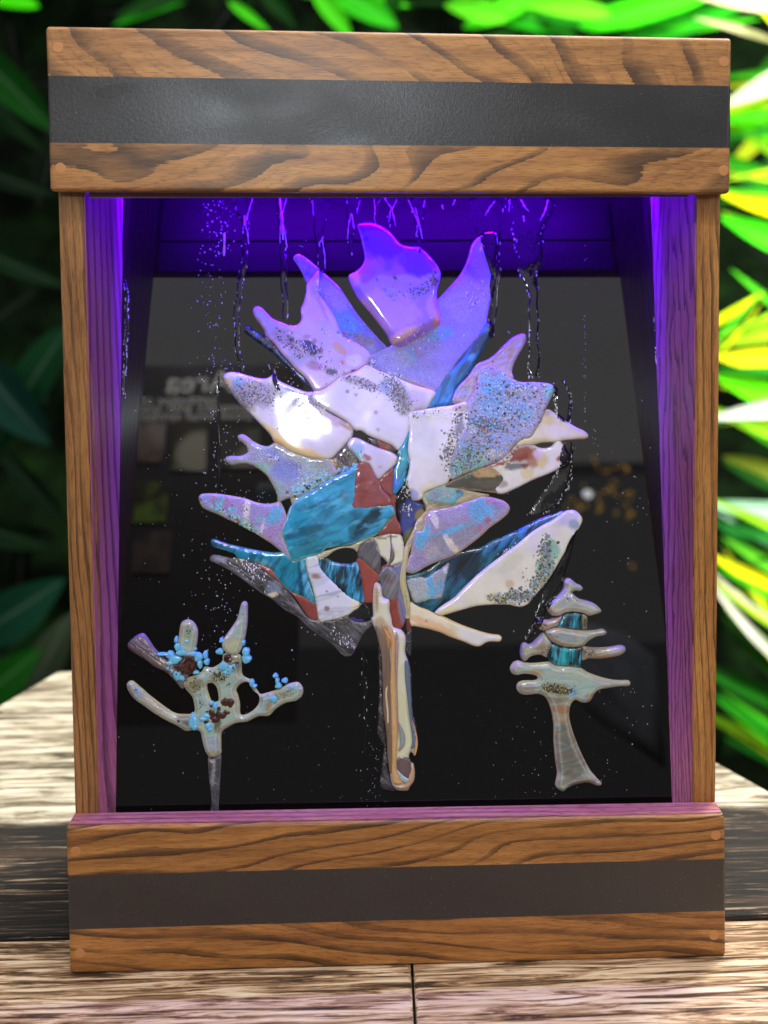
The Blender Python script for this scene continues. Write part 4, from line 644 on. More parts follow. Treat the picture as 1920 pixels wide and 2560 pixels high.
rp('glass_piece', P('K', 640,868, 780,905, 900,910, 1000,888, 992,960, 982,1060, 968,1148, 860,1132, 700,1120, 620,1082, 595,1030, 600,950), mTv, '1a98a8', [('K',780,980,130,'2fb8c8',.9,110), ('K',950,990,60,'0a1a26',.9,150), ('K',620,980,30,'0e2a38',.85,90), ('K',850,940,18,'9adce8',.9)], lvl=2, th=7, r=8, label='lower teal window of the small tree')
rp('glass_piece', P('K', 985,522, 1052,550, 1050,620, 1042,702, 990,702, 978,600), mP, '8f8a64', [('K',1015,620,16,'2a2820',.7,70)], lvl=2, th=9, r=9)
rp('glass_piece', P('K', 440,640, 450,600, 500,580, 600,590, 700,560, 762,540, 742,600, 702,670, 640,692, 560,722, 480,700), mP, 'b49a9c', [('K',540,650,60,'8a6a4c',.7,24), ('K',500,590,60,'8a70d8',.7,16)], lvl=2, th=12, r=13, edge='a87ab8', edgew=3, label='rounded stub on the upper left tier')
rp('glass_piece', P('K', 280,900, 300,862, 340,855, 390,872, 450,822, 540,740, 600,800, 642,870, 600,980, 580,1030, 500,1002, 400,1022, 340,1072, 292,1052, 270,980), mP, 'a8a890', [('K',500,840,60,'a888b0',.7,30,-40), ('K',540,920,80,'9c8058',.8,44), ('K',350,970,44,'a8c09c',.8,60), ('K',600,845,22,'6ca8d8',1), ('K',280,900,20,'4a70d8',.8,80)], lvl=2, th=12, r=13, edge='8d6cc8', edgew=3, label='left tier with a loop')
rp('glass_piece', P('K', 985,890, 1060,905, 1180,912, 1300,905, 1420,885, 1480,900, 1492,950, 1440,1002, 1320,1032, 1200,1047, 1080,1045, 982,1062, 985,960), mP, '94805c', [('K',1380,940,120,'a9b8cc',.9,44,-8), ('K',1290,930,40,'e0b8b0',.8,20,-40), ('K',1060,980,90,'6d6248',.8,60), ('K',1200,1030,110,'a87a50',.7,18), ('K',1430,910,60,'a498dc',.7,20)], lvl=2, th=12, r=14, edge='b09aa8', edgew=3, label='right arm of the small tree')
rp('glass_piece', P('K', 560,732, 640,690, 740,680, 860,700, 980,712, 1080,716, 1180,705, 1230,697, 1272,735, 1240,772, 1150,792, 1060,842, 1000,892, 900,912, 780,905, 700,880, 622,830), mP, 'a8b8ac', [('K',780,790,190,'8fa4ac',.8,44,10), ('K',720,850,150,'b8845c',.85,22,18), ('K',640,770,60,'5a4a3c',.7,20,20), ('K',800,715,240,'d0b090',.8,16,3), ('K',920,772,14,'e8b070',1), ('K',1045,780,12,'4a8a70',1), ('K',1200,730,60,'a4a8dc',.7,30)], lvl=6, th=12, r=14, edge='d6bc94', edgew=3, label='middle leaf tier of the small tree')
rp('glass_piece', P('K', 775,160, 790,130, 825,110, 865,126, 920,170, 980,200, 998,240, 965,268, 905,265, 878,275, 892,302, 960,350, 1060,375, 1140,410, 1200,470, 1203,508, 1130,537, 1060,552, 1000,522, 880,505, 780,520, 740,545, 650,552, 595,505, 578,435, 640,370, 720,300, 772,230), mP, 'b9c2bc', [('K',900,230,80,'a4b8a4',.8,30,15), ('K',1100,480,90,'b4ccb4',.8,40,10), ('K',700,480,140,'d8cca4',.8,26,8), ('K',640,510,80,'a07f78',.8,30,30), ('K',780,400,80,'b4bcc4',.8,60), ('K',880,495,200,'dcc8a0',.8,14,3)], lvl=7, th=13, r=15, edge='c0a0d0', edgew=3, label='crown of the small tree with a hooked tip')
# ------------------------------------------------------------------ frit chips, flecks, drops, water
cat_V, cat_T, o_ = [], [], 0
for X, t in BV: cat_V.append(X); cat_T.append(t + o_); o_ += len(X)
VV = np.concatenate(cat_V); TTr = np.concatenate(cat_T)
bvh = BVHTree.FromPolygons([Vector(v) for v in VV], [tuple(t) for t in TTr.tolist()])
def surf(u, v):
    """height above the sheet (m) and hit flag under photo pixel"""
    p = glass(u, v); h = bvh.ray_cast(p + GN * .03, -GN, .0305)
    return (h[0] - p).dot(GN) if h[0] is not None else 0.0, h[0] is not None
class Dots:
    def __init__(s): s.V = []; s.F = []; s.C = []
    def dot(s, u, v, rx, ry, ang, hgt, col, only=None, n=8, base=None):
        h, hit = surf(u, v)
        if only == 'glass' and not hit: return
        if only == 'sheet' and hit: return
        P0 = glass(u, v) + GN * (h - .0001); k = len(s.V); ca, sa = math.cos(ang), math.sin(ang)
        for rr, hh in ((1, 0), (.8, .6)):
            for i in range(n):
                a = 2 * math.pi * i / n; x, y = rr * rx * math.cos(a), rr * ry * math.sin(a)
                s.V.append(P0 + GX * ((x * ca - y * sa) * PX) + GT * ((x * sa + y * ca) * PX) + GN * (hh * hgt * PX + .0001))
        s.V.append(P0 + GN * (hgt * PX + .0001))
        for i in range(n):
            j = (i + 1) % n; s.F += [(k + i, k + j, k + n + j, k + n + i), (k + n + i, k + n + j, k + 2 * n)]
        s.C += [srgb(col) + (1,)] * (2 * n + 1)
    def build(s, name, mat, parent, label=None):
        me = mesh(name, s.V, s.F, True); at = me.color_attributes.new('Col', 'FLOAT_COLOR', 'POINT'); at.data.foreach_set('color', np.array(s.C).ravel())
        return link(name, me, mat, parent, 'stuff', label)
G_ = ['5e5a5c', '4a4448', '7c7c84', '8f8f98', '6d7078', '4c4230', '5f5234', '9a98a0', '857c68']
BG = ['5f9fd8', '76b8ec', '4a8fb0', '5b4a26', '6e5c2c', '3d3422', '8a7a44', '7fb6e6', '4c8c90', '9a6a3c', 'a8b4dc', '39505c']
MG = ['5f8f78', '4c7a60', '7a7452', '5c4d26', '8d8a9c', '6d7280', '86b8d8', '3c3a2c', 'a4986c', '9aa0b4']
fr_ = Dots()
def cluster(v, cx, cy, rx, ry, ang, n, r0, r1, cols, gauss=True):
    w = VIEW[v]; a = R_(ang)
    for _ in range(n):
        if gauss: x, y = random.gauss(0, .45) * rx, random.gauss(0, .45) * ry
        else: x, y = random.uniform(-1, 1) * rx, random.uniform(-1, 1) * ry
        u = w[0] + (cx + x * math.cos(a) - y * math.sin(a)) / w[2]; vv = w[1] + (cy + x * math.sin(a) + y * math.cos(a)) / w[2]
        r = random.uniform(r0, r1) * (1 if random.random() < .85 else 1.4)
        fr_.dot(u, vv, r, r * random.uniform(.65, 1), random.uniform(0, 3.1), .5, random.choice(cols), 'glass')
cluster('D', 620, 360, 330, 130, 10, 330, .9, 2.6, G_)
cluster('D', 520, 420, 150, 60, 40, 90, .9, 2.2, MG)
cluster('D', 1180, 470, 220, 120, 45, 120, .8, 2.2, G_ + ['20264a'])
cluster('D', 1000, 600, 400, 200, 30, 25, .6, 1.4, G_)
cluster('E', 420, 240, 260, 60, 22, 170, .9, 2.6, G_)
cluster('E', 800, 350, 200, 110, 50, 260, .9, 2.6, G_)
cluster('E', 860, 480, 90, 100, 0, 90, .9, 2.4, G_)
cluster('C', 600, 820, 330, 330, 0, 240, 1.2, 3.4, BG)
cluster('C', 500, 1080, 280, 90, 8, 200, 1.2, 3.4, BG)
cluster('C', 420, 1300, 330, 180, -20, 330, 1.2, 3.4, BG + MG)
cluster('C', 300, 1470, 230, 110, -25, 240, 1, 2.8, MG)
cluster('C', 900, 900, 230, 260, 20, 120, 1.2, 3.4, BG)
cluster('C', 120, 1250, 60, 260, 12, 120, .9, 2.4, G_ + ['3a2840'])
cluster('C', 70, 1450, 70, 160, 0, 60, 1, 2.6, G_)
cluster('C', 200, 1000, 90, 110, 0, 40, .9, 3, ['3a2f40', '4a4050', '6a6880'])
cluster('B', 800, 780, 210, 80, -25, 110, .8, 2.6, ['4a4a80', '6a68b0', '3a3a60', '4d4838', '6a5a30', '8480c0'])
cluster('B', 930, 680, 60, 80, 0, 50, 1, 3.4, ['4a4620', '3a3a50', '5a5a80', '8a6a40'])
cluster('B', 500, 820, 110, 80, 0, 50, .6, 2, ['7a74c0', '5a54a8', '8a84d0'])
cluster('B', 240, 280, 70, 120, 20, 30, .6, 2.2, ['2a2060', '3a3090', '4a40a0'])
cluster('H', 1240, 700, 90, 150, 15, 170, 1.3, 3.6, MG)
cluster('H', 1240, 870, 90, 130, 20, 150, 1.3, 3.6, MG)
cluster('H', 1150, 1010, 130, 80, -35, 150, 1.3, 3.6, MG)
cluster('H', 980, 1150, 220, 80, 0, 240, 1.3, 3.6, MG + G_)
cluster('H', 760, 1175, 120, 50, 5, 90, 1.0, 2.8, MG)
cluster('H', 1100, 800, 200, 200, 0, 10, 1, 2, ['5a5a50', '6a5a40'])
cluster('A', 1000, 1350, 260, 120, 30, 90, 1.2, 3.6, ['6a6888', '3a3c60', '8a7a78', '5a4a50', 'a094b0', '9a7a5c'])
cluster('A', 1150, 1380, 110, 60, 25, 50, 1.2, 4, ['2a3468', '20264c', '3a4a80', '6a4038'])
cluster('A', 1620, 1240, 160, 60, 10, 60, 1.5, 4, ['8d8890', '9a8c84', '6fa0ee', '7a7684'])
cluster('A', 1560, 1130, 140, 90, 20, 50, 2, 6, ['5f9ff0', '6aa8f4', '5894ec'])
cluster('E', 245, 1000, 90, 80, 0, 60, 1.4, 3.6, ['2c2a30', '3a3438', '4c4448', '8a8088'])
cluster('E', 300, 1120, 120, 30, -15, 16, 3, 6, ['6fb8ee', '7cc0f0', '5aa4dc'])
cluster('D', 1330, 1190, 160, 90, 0, 50, 1.5, 4, ['8fd0e0', '9cc8b8', '7fc0e0', 'a8ccc0'])
cluster('D', 1150, 1330, 190, 60, -25, 60, 1.5, 4.4, ['86ccea', '9ccfc8', '74bce4', '2c3438'])
cluster('D', 1080, 1100, 60, 140, -30, 30, .6, 1.6, ['4a4c58', '6a6c70'])
cluster('F', 520, 240, 320, 30, 32, 60, 1.5, 4, ['8cd0c0', '72c4cc', '5a4226', '8a5a34', 'a8cca8'])
cluster('F', 300, 80, 150, 60, 20, 24, 2, 5, ['6cc4dc', '8cc8d8', 'a884c0'])
cluster('K', 700, 1390, 190, 60, 6, 190, 1.0, 2.6, ['2b2a20', '38362a', '1e1e18', '4a4430', 'b4a468'])
cluster('K', 1015, 620, 22, 70, 0, 20, .8, 1.8, ['2b2a20', '3a3628'])
cluster('K', 560, 650, 60, 24, 0, 16, .8, 2, ['4a3a2c', '6a4a34'])
cluster('K', 560, 950, 50, 50, 0, 18, .8, 2, ['3a3428', '5a4c38'])
cluster('K', 1060, 970, 90, 40, 0, 36, .8, 2, ['3a3428', '5a4c38'])
cluster('I', 640, 800, 60, 60, 0, 20, 1, 2.6, ['3c3c28', '55522e'])
cluster('I', 860, 720, 80, 60, 0, 60, 1, 2.6, ['3c382c', '55522e', '2a2822'])
cluster('I', 700, 950, 40, 60, 0, 26, .8, 2, ['3f565c', '5a7c80'])
cluster('I', 1420, 880, 110, 50, -10, 50, .8, 2.4, ['5a6a60', '7a7a54', '6c8088'])
cluster('I', 600, 340, 40, 50, 0, 20, .8, 2, ['3a4a40', '4a5c50'])
cluster('I', 1000, 600, 60, 50, 0, 40, 1, 3, ['8a8a88', '2c2a2c', 'b8a888', '6a6458'])
cluster('I', 560, 640, 90, 70, 0, 60, 1.5, 4, ['2c120e', '3d1c14', '4d261c'])
cluster('I', 170, 880, 70, 40, 30, 12, 1.5, 4, ['8fb0d8', '6a7090', '9ab8a8'])
m_chip = plain('frit_chip_glass', .35); m_chip.node_tree.nodes['Principled BSDF'].inputs['Coat Weight'].default_value = 0
fr_.build('frit_chips', m_chip, tree, 'scattered coloured frit chips fused into the leaves')
# the water: dark ropes running down the sheet, glints painted as pale flecks and drops
n = NT('running_water'); c = n.map(n.oc, sc=(200, 200, 40)); wv = n.noise(c, 1.0, 2, .5, .3)
n.bump(wv, .0012, .5); m_water = n.set(col=(.006, .006, .007), rough=.03, spec=.6)
def stream(pts_, label=None, hk=2.2):
    pts_ = np.array(pts_, float); y = pts_[:, 1]; V, Fc = [], []; k = 9
    ys = np.arange(y[0], y[-1], 5.0)
    for i, yy in enumerate(ys):
        cx, w = np.interp(yy, y, pts_[:, 0]), np.interp(yy, y, pts_[:, 2]); cx += 1.6 * math.sin(yy / 13 + pts_[0, 0]); w *= 1 + .10 * math.sin(yy / 21 + pts_[0, 0])
        taper = min(1, (i + .4) / 3, (len(ys) - i) / 4)
        for j in range(k):
            t = -1 + 2 * j / (k - 1); u = cx + t * w / 2 * (.5 + .5 * taper); h, hit = surf(u, yy)
            V.append(glass(u, yy) + GN * (h + hk * PX * math.sqrt(max(0, 1 - t * t)) * (1 + .15 * math.sin(yy / 15. + j * .5)) + (-.0002 if abs(t) == 1 else .0002)))
    for i in range(len(ys) - 1):
        for j in range(k - 1): Fc.append((i * k + j, (i + 1) * k + j, (i + 1) * k + j + 1, i * k + j + 1))
    o = link('water_stream', mesh('water_stream', V, Fc, True), m_water, sheet_o, None, label)
    return ys, pts_
fl = Dots()
def flecks_on(p, n, col='e8ecf4', edge=True, rx=(.5, 1.2), ry=(1.5, 6)):
    p = np.array(p, float)
    for _ in range(n):
        yy = random.uniform(p[0, 1] + 6, p[-1, 1]); cx, w = np.interp(yy, p[:, 1], p[:, 0]), np.interp(yy, p[:, 1], p[:, 2])
        u = cx + 1.6 * math.sin(yy / 13 + p[0, 0]) + (random.choice((-1, 1)) * w * random.uniform(.34, .5) if edge and random.random() < .7 else random.uniform(-.4, .4) * w)
        fl.dot(u, yy, random.uniform(*rx), random.uniform(*ry), random.gauss(0, .2), 2.6, col, None, n=6)
streams = [[(598, 490, 44), (614, 560, 16), (612, 640, 16), (603, 700, 18), (593, 760, 15), (592, 820, 14), (595, 880, 12), (607, 935, 13)],
           [(704, 490, 40), (706, 570, 16), (708, 650, 18), (711, 720, 16), (715, 805, 16)],
           [(802, 490, 60), (798, 590, 22), (806, 690, 14)], [(880, 490, 40), (877, 560, 14), (876, 640, 12)],
           [(975, 490, 34), (979, 570, 10)], [(1044, 490, 56), (1048, 570, 14), (1050, 640, 12)],
           [(1328, 490, 140), (1322, 580, 86), (1322, 680, 50), (1334, 745, 22), (1334, 850, 27), (1335, 945, 28)],
           [(1212, 490, 110), (1222, 590, 56), (1238, 690, 26), (1234, 780, 18), (1224, 850, 16)],
           [(1396, 950, 40), (1408, 1010, 50), (1412, 1060, 30)], [(1418, 1105, 30), (1416, 1160, 34), (1396, 1220, 60), (1360, 1270, 60), (1330, 1290, 30)],
           [(672, 905, 10), (688, 950, 12), (702, 985, 12)], [(905, 1625, 8), (912, 1700, 10), (915, 1800, 9), (914, 1900, 8)],
           [(1440, 1325, 6), (1395, 1440, 40), (1355, 1530, 30), (1320, 1600, 14)], [(545, 930, 6), (547, 1100, 7), (546, 1230, 6)],
           [(960, 490, 12), (940, 520, 6), (938, 560, 5)], [(315, 700, 7), (318, 800, 11), (313, 900, 8), (309, 1000, 5)], [(1639, 790, 7), (1643, 880, 9), (1647, 950, 5)]]
for i, sp in enumerate(streams): stream(sp, 'widest dark rope of water right of the spire leaf' if i == 6 else None)
for i, k_ in ((0, 70), (1, 14), (2, 8), (3, 8), (4, 5), (5, 8), (6, 90), (7, 14), (8, 40), (9, 90), (10, 30), (11, 10), (12, 14), (15, 90), (16, 50)): flecks_on(streams[i], k_)
# V shaped ripples with a pale painted sheen where the water leaves the header
def rope(pts_, w):
    pts_ = [np.array(p, float) for p in pts_]; p = np.array(pts_); V = []; Fc = []; k = 6
    t = np.linspace(0, len(p) - 1, 8 * (len(p) - 1)); xs = np.interp(t, range(len(p)), p[:, 0]); ys = np.interp(t, range(len(p)), p[:, 1])
    for i, (x, y) in enumerate(zip(xs, ys)):
        ww = w * (.5 + .5 * math.sin(math.pi * min(1, (i + .3) / len(xs)))) * (1 + .4 * math.sin(i * 1.3)); h, _ = surf(x, y)
        C0 = glass(x, y) + GN * (h + .0012)
        for j in range(k): a = 2 * math.pi * j / k; V.append(C0 + GX * (ww * PX * math.cos(a)) + GN * (ww * PX * math.sin(a)))
    for i in range(len(xs) - 1):
        for j in range(k): Fc.append((i * k + j, i * k + (j + 1) % k, (i + 1) * k + (j + 1) % k, (i + 1) * k + j))
    return V, Fc
RV, RF = [], []
A_ = VIEW['A']
for pts_, w in (([(632, 496), (622, 530), (612, 562), (619, 580), (622, 610)], 1.8), ([(612, 540), (611, 566)], 2.4), ([(717, 496), (703, 545), (700, 608)], 1.6), ([(700, 496), (706, 560), (708, 600)], 3.4), ([(709, 562), (718, 620)], 1.5),
                 ([(809, 592), (798, 610), (800, 618)], 1.4), ([(805, 596), (812, 640), (813, 672)], 1.4), ([(878, 534), (872, 560), (869, 598)], 1.4), ([(880, 536), (885, 574)], 2.0),
                 ([(935, 498), (938, 525), (936, 548), (940, 562)], 1.2), ([(962, 498), (978, 520), (972, 556)], 1.6), ([(992, 500), (980, 524), (989, 566)], 1.6), ([(1020, 500), (1034, 530), (1046, 560), (1040, 592)], 1.6),
                 ([(1038, 520), (1048, 560), (1056, 598)], 2.0), ([(1062, 500), (1058, 520)], 1.4), ([(1237, 504), (1224, 520), (1212, 540)], 2.2), ([(1302, 500), (1312, 520), (1322, 530)], 3), ([(1370, 500), (1362, 530), (1350, 552)], 2.4), ([(1308, 540), (1310, 556)], 2.4),
                 ([(781, 500), (784, 540)], .9), ([(900, 500), (892, 535)], .8), ([(1104, 512), (1108, 524)], 2.2), ([(1138, 500), (1132, 514)], 1.6), ([(1275, 498), (1272, 530)], 1.0), ([(562, 582), (560, 640)], 3.0), ([(748, 614), (757, 618)], 1.4), ([(764, 604), (766, 602)], 1.2)):
    v_, f_ = rope(pts_, w); k = len(RV); RV += v_; RF += [tuple(a + k for a in q) for q in f_]
n = NT('painted_ripple_sheen'); m_rip = n.set(col=(.34, .34, .40), rough=.12, spec=.6)  # pale colour stands in for light caught by the water
link('water_ripples', mesh('water_ripples', RV, RF, True), m_rip, sheet_o, 'stuff')
# glints of water on the leaves painted as white flecks
def flecks(v, cx, cy, rx, ry, ang, n, r=(.5, 1.4), L=(1.2, 4.5), col='f2f2fa', lean=.5):
    w = VIEW[v]; a = R_(ang)
    for _ in range(n):
        x, y = random.gauss(0, .45) * rx, random.gauss(0, .45) * ry
        fl.dot(w[0] + (cx + x * math.cos(a) - y * math.sin(a)) / w[2], w[1] + (cy + x * math.sin(a) + y * math.cos(a)) / w[2],
               random.uniform(*r), random.uniform(*L), random.gauss(0, lean), 1.8, col if random.random() < .8 else '20244a', 'glass', n=6)
for a in (('A', 1150, 1400, 280, 160, 35, 90), ('A', 1300, 1180, 120, 60, 40, 14), ('A', 1230, 800, 40, 80, 0, 12), ('A', 1400, 1600, 160, 90, 0, 40), ('D', 1250, 560, 130, 200, 30, 130), ('D', 1050, 380, 220, 60, 25, 60),
          ('D', 620, 230, 200, 40, 8, 24), ('D', 1030, 700, 160, 60, 0, 16), ('E', 540, 40, 60, 90, 0, 30), ('E', 760, 200, 160, 110, 20, 70), ('E', 1200, 560, 260, 60, 0, 50), ('E', 960, 590, 90, 60, 0, 30), ('E', 900, 1350, 60, 120, 0, 36),
          ('B', 800, 1250, 400, 160, 0, 50), ('B', 1350, 850, 120, 160, 0, 30), ('B', 1450, 350, 80, 110, 0, 24), ('C', 850, 700, 240, 50, 0, 50), ('C', 700, 950, 300, 200, 0, 60), ('C', 150, 1250, 60, 160, 0, 30), ('C', 700, 1430, 60, 160, 20, 36),
          ('C', 560, 1380, 200, 50, 0, 24), ('E', 1550, 700, 80, 160, 0, 30), ('H', 850, 700, 110, 40, -30, 24), ('D', 830, 1010, 120, 60, 10, 20), ('D', 1180, 1260, 90, 60, 0, 16), ('F', 560, 120, 40, 110, 5, 24), ('F', 640, 750, 240, 120, 35, 70), ('G', 900, 100, 70, 60, 0, 34),
          ('G', 240, 1450, 160, 70, 35, 36), ('K', 800, 330, 80, 60, 0, 16), ('E', 420, 1010, 90, 60, 0, 16)): flecks(*a)
def drops(cx, sx, y0, y1, nn, r0=.5, r1=1.5, tall=1.5):
    for _ in range(nn):
        r = random.uniform(r0, r1); fl.dot(random.gauss(cx, sx), random.uniform(y0, y1), r, r * random.uniform(1, tall), random.gauss(0, .2), r * .9, 'c0c2d0', 'sheet', n=6)
for a in ((545, 26, 500, 640, 170, .6, 2), (530, 22, 640, 960, 150, .6, 1.6), (560, 30, 900, 1260, 150), (535, 3, 800, 1250, 50), (600, 60, 1225, 1270, 130, .4, 1.1), (540, 50, 1270, 1640, 170, .5, 1.4), (560, 20, 1400, 1600, 60, .5, 1.6),
          (1462, 2, 610, 1080, 60, .6, 1.3), (1485, 5, 1060, 1150, 14), (1272, 2, 820, 900, 12), (720, 30, 900, 985, 60, .6, 1.6), (640, 200, 1650, 2030, 80, .3, .9), (1100, 160, 1700, 2030, 40, .3, .9), (1340, 60, 1740, 2030, 90, .3, 1.0),
          (930, 18, 1850, 2020, 90, .4, .9), (920, 14, 1640, 1850, 24, .4, 1), (1540, 60, 1650, 1980, 50, .4, 1.1), (1500, 90, 1100, 1700, 60, .4, 1.3), (1600, 30, 1000, 1900, 40, .5, 1.6), (400, 50, 900, 2000, 50, .4, 1.1), (760, 20, 1560, 1760, 14, .5, 2.2), (1380, 30, 1380, 1600, 50, .5, 1.6), (1700, 500, 500, 2000, 30, .4, 1.2)): drops(*a[:4], int(a[4] * .5), *a[5:])
n = NT('water_glint'); m_fl = n.set(col=n.attr(), rough=.15, spec=.8)
fl.build('water_drops', m_fl, sheet_o, 'tiny water drops and glints coloured white')
# ------------------------------------------------------------------ what stands opposite, mirrored in the sheet
def refl(u, v, yb):
    p = glass(u, v); d = ray(u, v); r = d - 2 * d.dot(GN) * GN; return p + r * ((yb - p.y) / r.y)
K_ = 1.1573; YS = -1.15
dsp = thing('display_board', 'dark display board with pale lettering and pictures mirrored in the glass', 'sign')
b0, b1 = refl(255 * K_, 790 * K_, YS), refl(640 * K_, 1560 * K_, YS)
n = NT('board_black'); m_board = n.set(col=(.03, .03, .03), rough=.6)
box('board', b0.x, b1.x, YS - .02, YS - .002, min(b0.z, b1.z), max(b0.z, b1.z), m_board, dsp)
n = NT('letter_white'); m_let = n.set(col=(.75, .75, .72), rough=.6)
def text(body, u0, u1, v, hgt, ital=0):
    p0, p1, ph = refl(u1 * K_, v * K_, YS), refl(u0 * K_, v * K_, YS), refl(u1 * K_, (v - hgt) * K_, YS)
    cu = bpy.data.curves.new('lettering', 'FONT'); cu.body = body; cu.size = 1; cu.shear = ital; cu.extrude = 0; cu.offset = .008
    o = bpy.data.objects.new('lettering', cu); COL.objects.link(o); bpy.context.view_layer.update()
    w = abs(p1.x - p0.x); hh = abs(ph.z - p0.z)
    dg = bpy.context.evaluated_depsgraph_get(); oe = o.evaluated_get(dg); m0 = oe.to_mesh()
    vs = [tuple(v.co) for v in m0.vertices]; fs = [tuple(p.vertices) for p in m0.polygons]; oe.to_mesh_clear()
    wx = max(v[0] for v in vs) - min(v[0] for v in vs)
    sx, sz = w / max(wx, 1e-4), hh / .72
    me = mesh('lettering', [(p0.x - v[0] * sx, YS, p0.z + v[1] * sz) for v in vs], fs)
    bpy.data.objects.remove(o)
    link('lettering', me, m_let, dsp)
text('Area', 356, 500, 846, 46); text('symbolize or', 300, 470, 872, 20); text('compact with our', 300, 545, 888, 20); text('these small symbol', 300, 545, 906, 20)
def pic(u0, v0, u1, v1, cols, seed):
    a, b = refl(u0 * K_, v0 * K_, YS), refl(u1 * K_, v1 * K_, YS)
    n = NT('photo_print'); nn = n.noise(n.map(n.oc, loc=(seed, 0, 0)), 9, 3, .6); vr = n.vor(n.map(n.oc, loc=(seed, 1, 0)), 7)
    col = n.mix(n.ramp(vr, [(.3, 1), (.42, 0)]), n.ramp(nn, [(.35, srgb(cols[0])), (.5, srgb(cols[1])), (.62, srgb(cols[2]))]), srgb(cols[3]))
    box('photo_print', min(a.x, b.x), max(a.x, b.x), YS - .0018, YS + .002, min(a.z, b.z), max(a.z, b.z), n.set(col=col, rough=.5), dsp)
pic(300, 914, 352, 1000, ('3c2e2c', '8a7670', '5a4a4a', '9a8e8a'), 1); pic(376, 914, 444, 1016, ('4a3a34', '3c4a2c', '8a8478', 'b4b0a0'), 5); pic(476, 928, 560, 1010, ('5a5450', '4a4a44', '6a7260', 'a8a498'), 9)
pic(296, 1042, 358, 1128, ('4a5a2c', '7a9a3c', '3c3a2c', '8884a4'), 13); pic(292, 1150, 366, 1236, ('4a4440', '6a5e58', '3a3834', 'a09a94'), 17); pic(556, 1042, 640, 1100, ('8a9298', '2c4054', '34483a', '50606c'), 21)
area('sign_fill', (b0.x * .5 + b1.x * .5, YS + .35, max(b0.z, b1.z) + .3), ((b0.x + b1.x) / 2, YS, (b0.z + b1.z) / 2), .3, .06, 7, (1, .97, .92), 120)  # added fill so the mirrored lettering shows brighter
standin = thing('grey_standin', 'blue grey cloth mirrored at the lower right of the glass', 'standin')
cp = [refl(u, v, -1.7) for u, v in ((1470, 1555), (1560, 1585), (1640, 1640), (1665, 1920), (1560, 1845), (1480, 1790), (1395, 1700), (1425, 1600))]  # made-up stand-in for an unknown mirrored patch, outlined from its reflection
cm = sum((p for p in cp), Vector()) / 8; cn = len(cp); cvs = []; cfs = []
for k_, rr in enumerate((1, .66, .33)):
    for q_, p in enumerate(cp): cvs.append(cm + (p - cm) * rr + Vector((0, .03 * (1 - rr) + .012 * math.sin(q_ * 2.1 + k_), 0)))
cvs.append(cm + Vector((0, .03, 0))); cvs += [p - Vector((0, .01, 0)) for p in cp]
for k_ in range(2):
    for q_ in range(cn): cfs.append((k_ * cn + q_, k_ * cn + (q_ + 1) % cn, (k_ + 1) * cn + (q_ + 1) % cn, (k_ + 1) * cn + q_))
cfs += [(2 * cn + q_, 2 * cn + (q_ + 1) % cn, 3 * cn) for q_ in range(cn)] + [(q_, 3 * cn + 1 + q_, 3 * cn + 1 + (q_ + 1) % cn, (q_ + 1) % cn) for q_ in range(cn)] + [tuple(range(3 * cn + 1, 4 * cn + 1))]
n = NT('blue_grey_standin'); link('standin_sheet', mesh('standin_sheet', cvs, cfs, True), n.set(col=n.mix(n.noise(n.oc, 30, 3), srgb('7c8494'), srgb('9aa2b2')), rough=.9), standin)
# warm string of small lights and one white bulb across the room
YL = -3.0
bulbs = thing('string_lights', 'warm golden string of tiny lights mirrored in the dark glass', 'string lights')
n = NT('golden_bulb'); m_gold = n.set(col=(.5, .3, .05), ecol=srgb('f0c050'), estr=3.4)
n = NT('white_bulb'); m_bulb = n.set(col=(.8, .8, .8), ecol=(.9, .95, 1), estr=12)
def ball(name, p, r, mat, par):
    bm = bmesh.new(); bmesh.ops.create_icosphere(bm, subdivisions=2, radius=r); bmesh.ops.translate(bm, vec=p, verts=bm.verts); me = bpy.data.meshes.new(name); bm.to_mesh(me); bm.free()
    me.polygons.foreach_set('use_smooth', [True] * len(me.polygons)); return link(name, me, mat, par)
B2 = [(410,560),(422,600),(450,655),(515,698),(550,690),(615,665),(655,660),(700,640),(740,668),(765,680),(735,700),(608,798),(640,822),(572,862),(605,882),(612,925),(652,948),(742,920),(785,908),(455,940),(530,900),(312,840),(720,1025),(750,1058),(462,1020),(455,1095),(480,1075),(640,1118),(755,1170),(258,1032),(275,1072),(245,1080),(148,1055),(195,985),(330,1045),(795,1645),(780,970)]
for x, y in B2: ball('light_bulb', refl(1380 + x / 3.95, 1000 + y / 3.95, YL), random.uniform(.005, .009), m_gold, bulbs)
wb = thing('white_lamp', 'small bright white lamp mirrored as a spot right of the tree', 'lamp')
ball('bulb', refl(1380 + 350 / 3.95, 1000 + 935 / 3.95, YL), .018, m_bulb, wb); ball('bulb', refl(1380 + 785 / 3.95, 1000 + 1130 / 3.95, YL), .012, m_gold, wb)
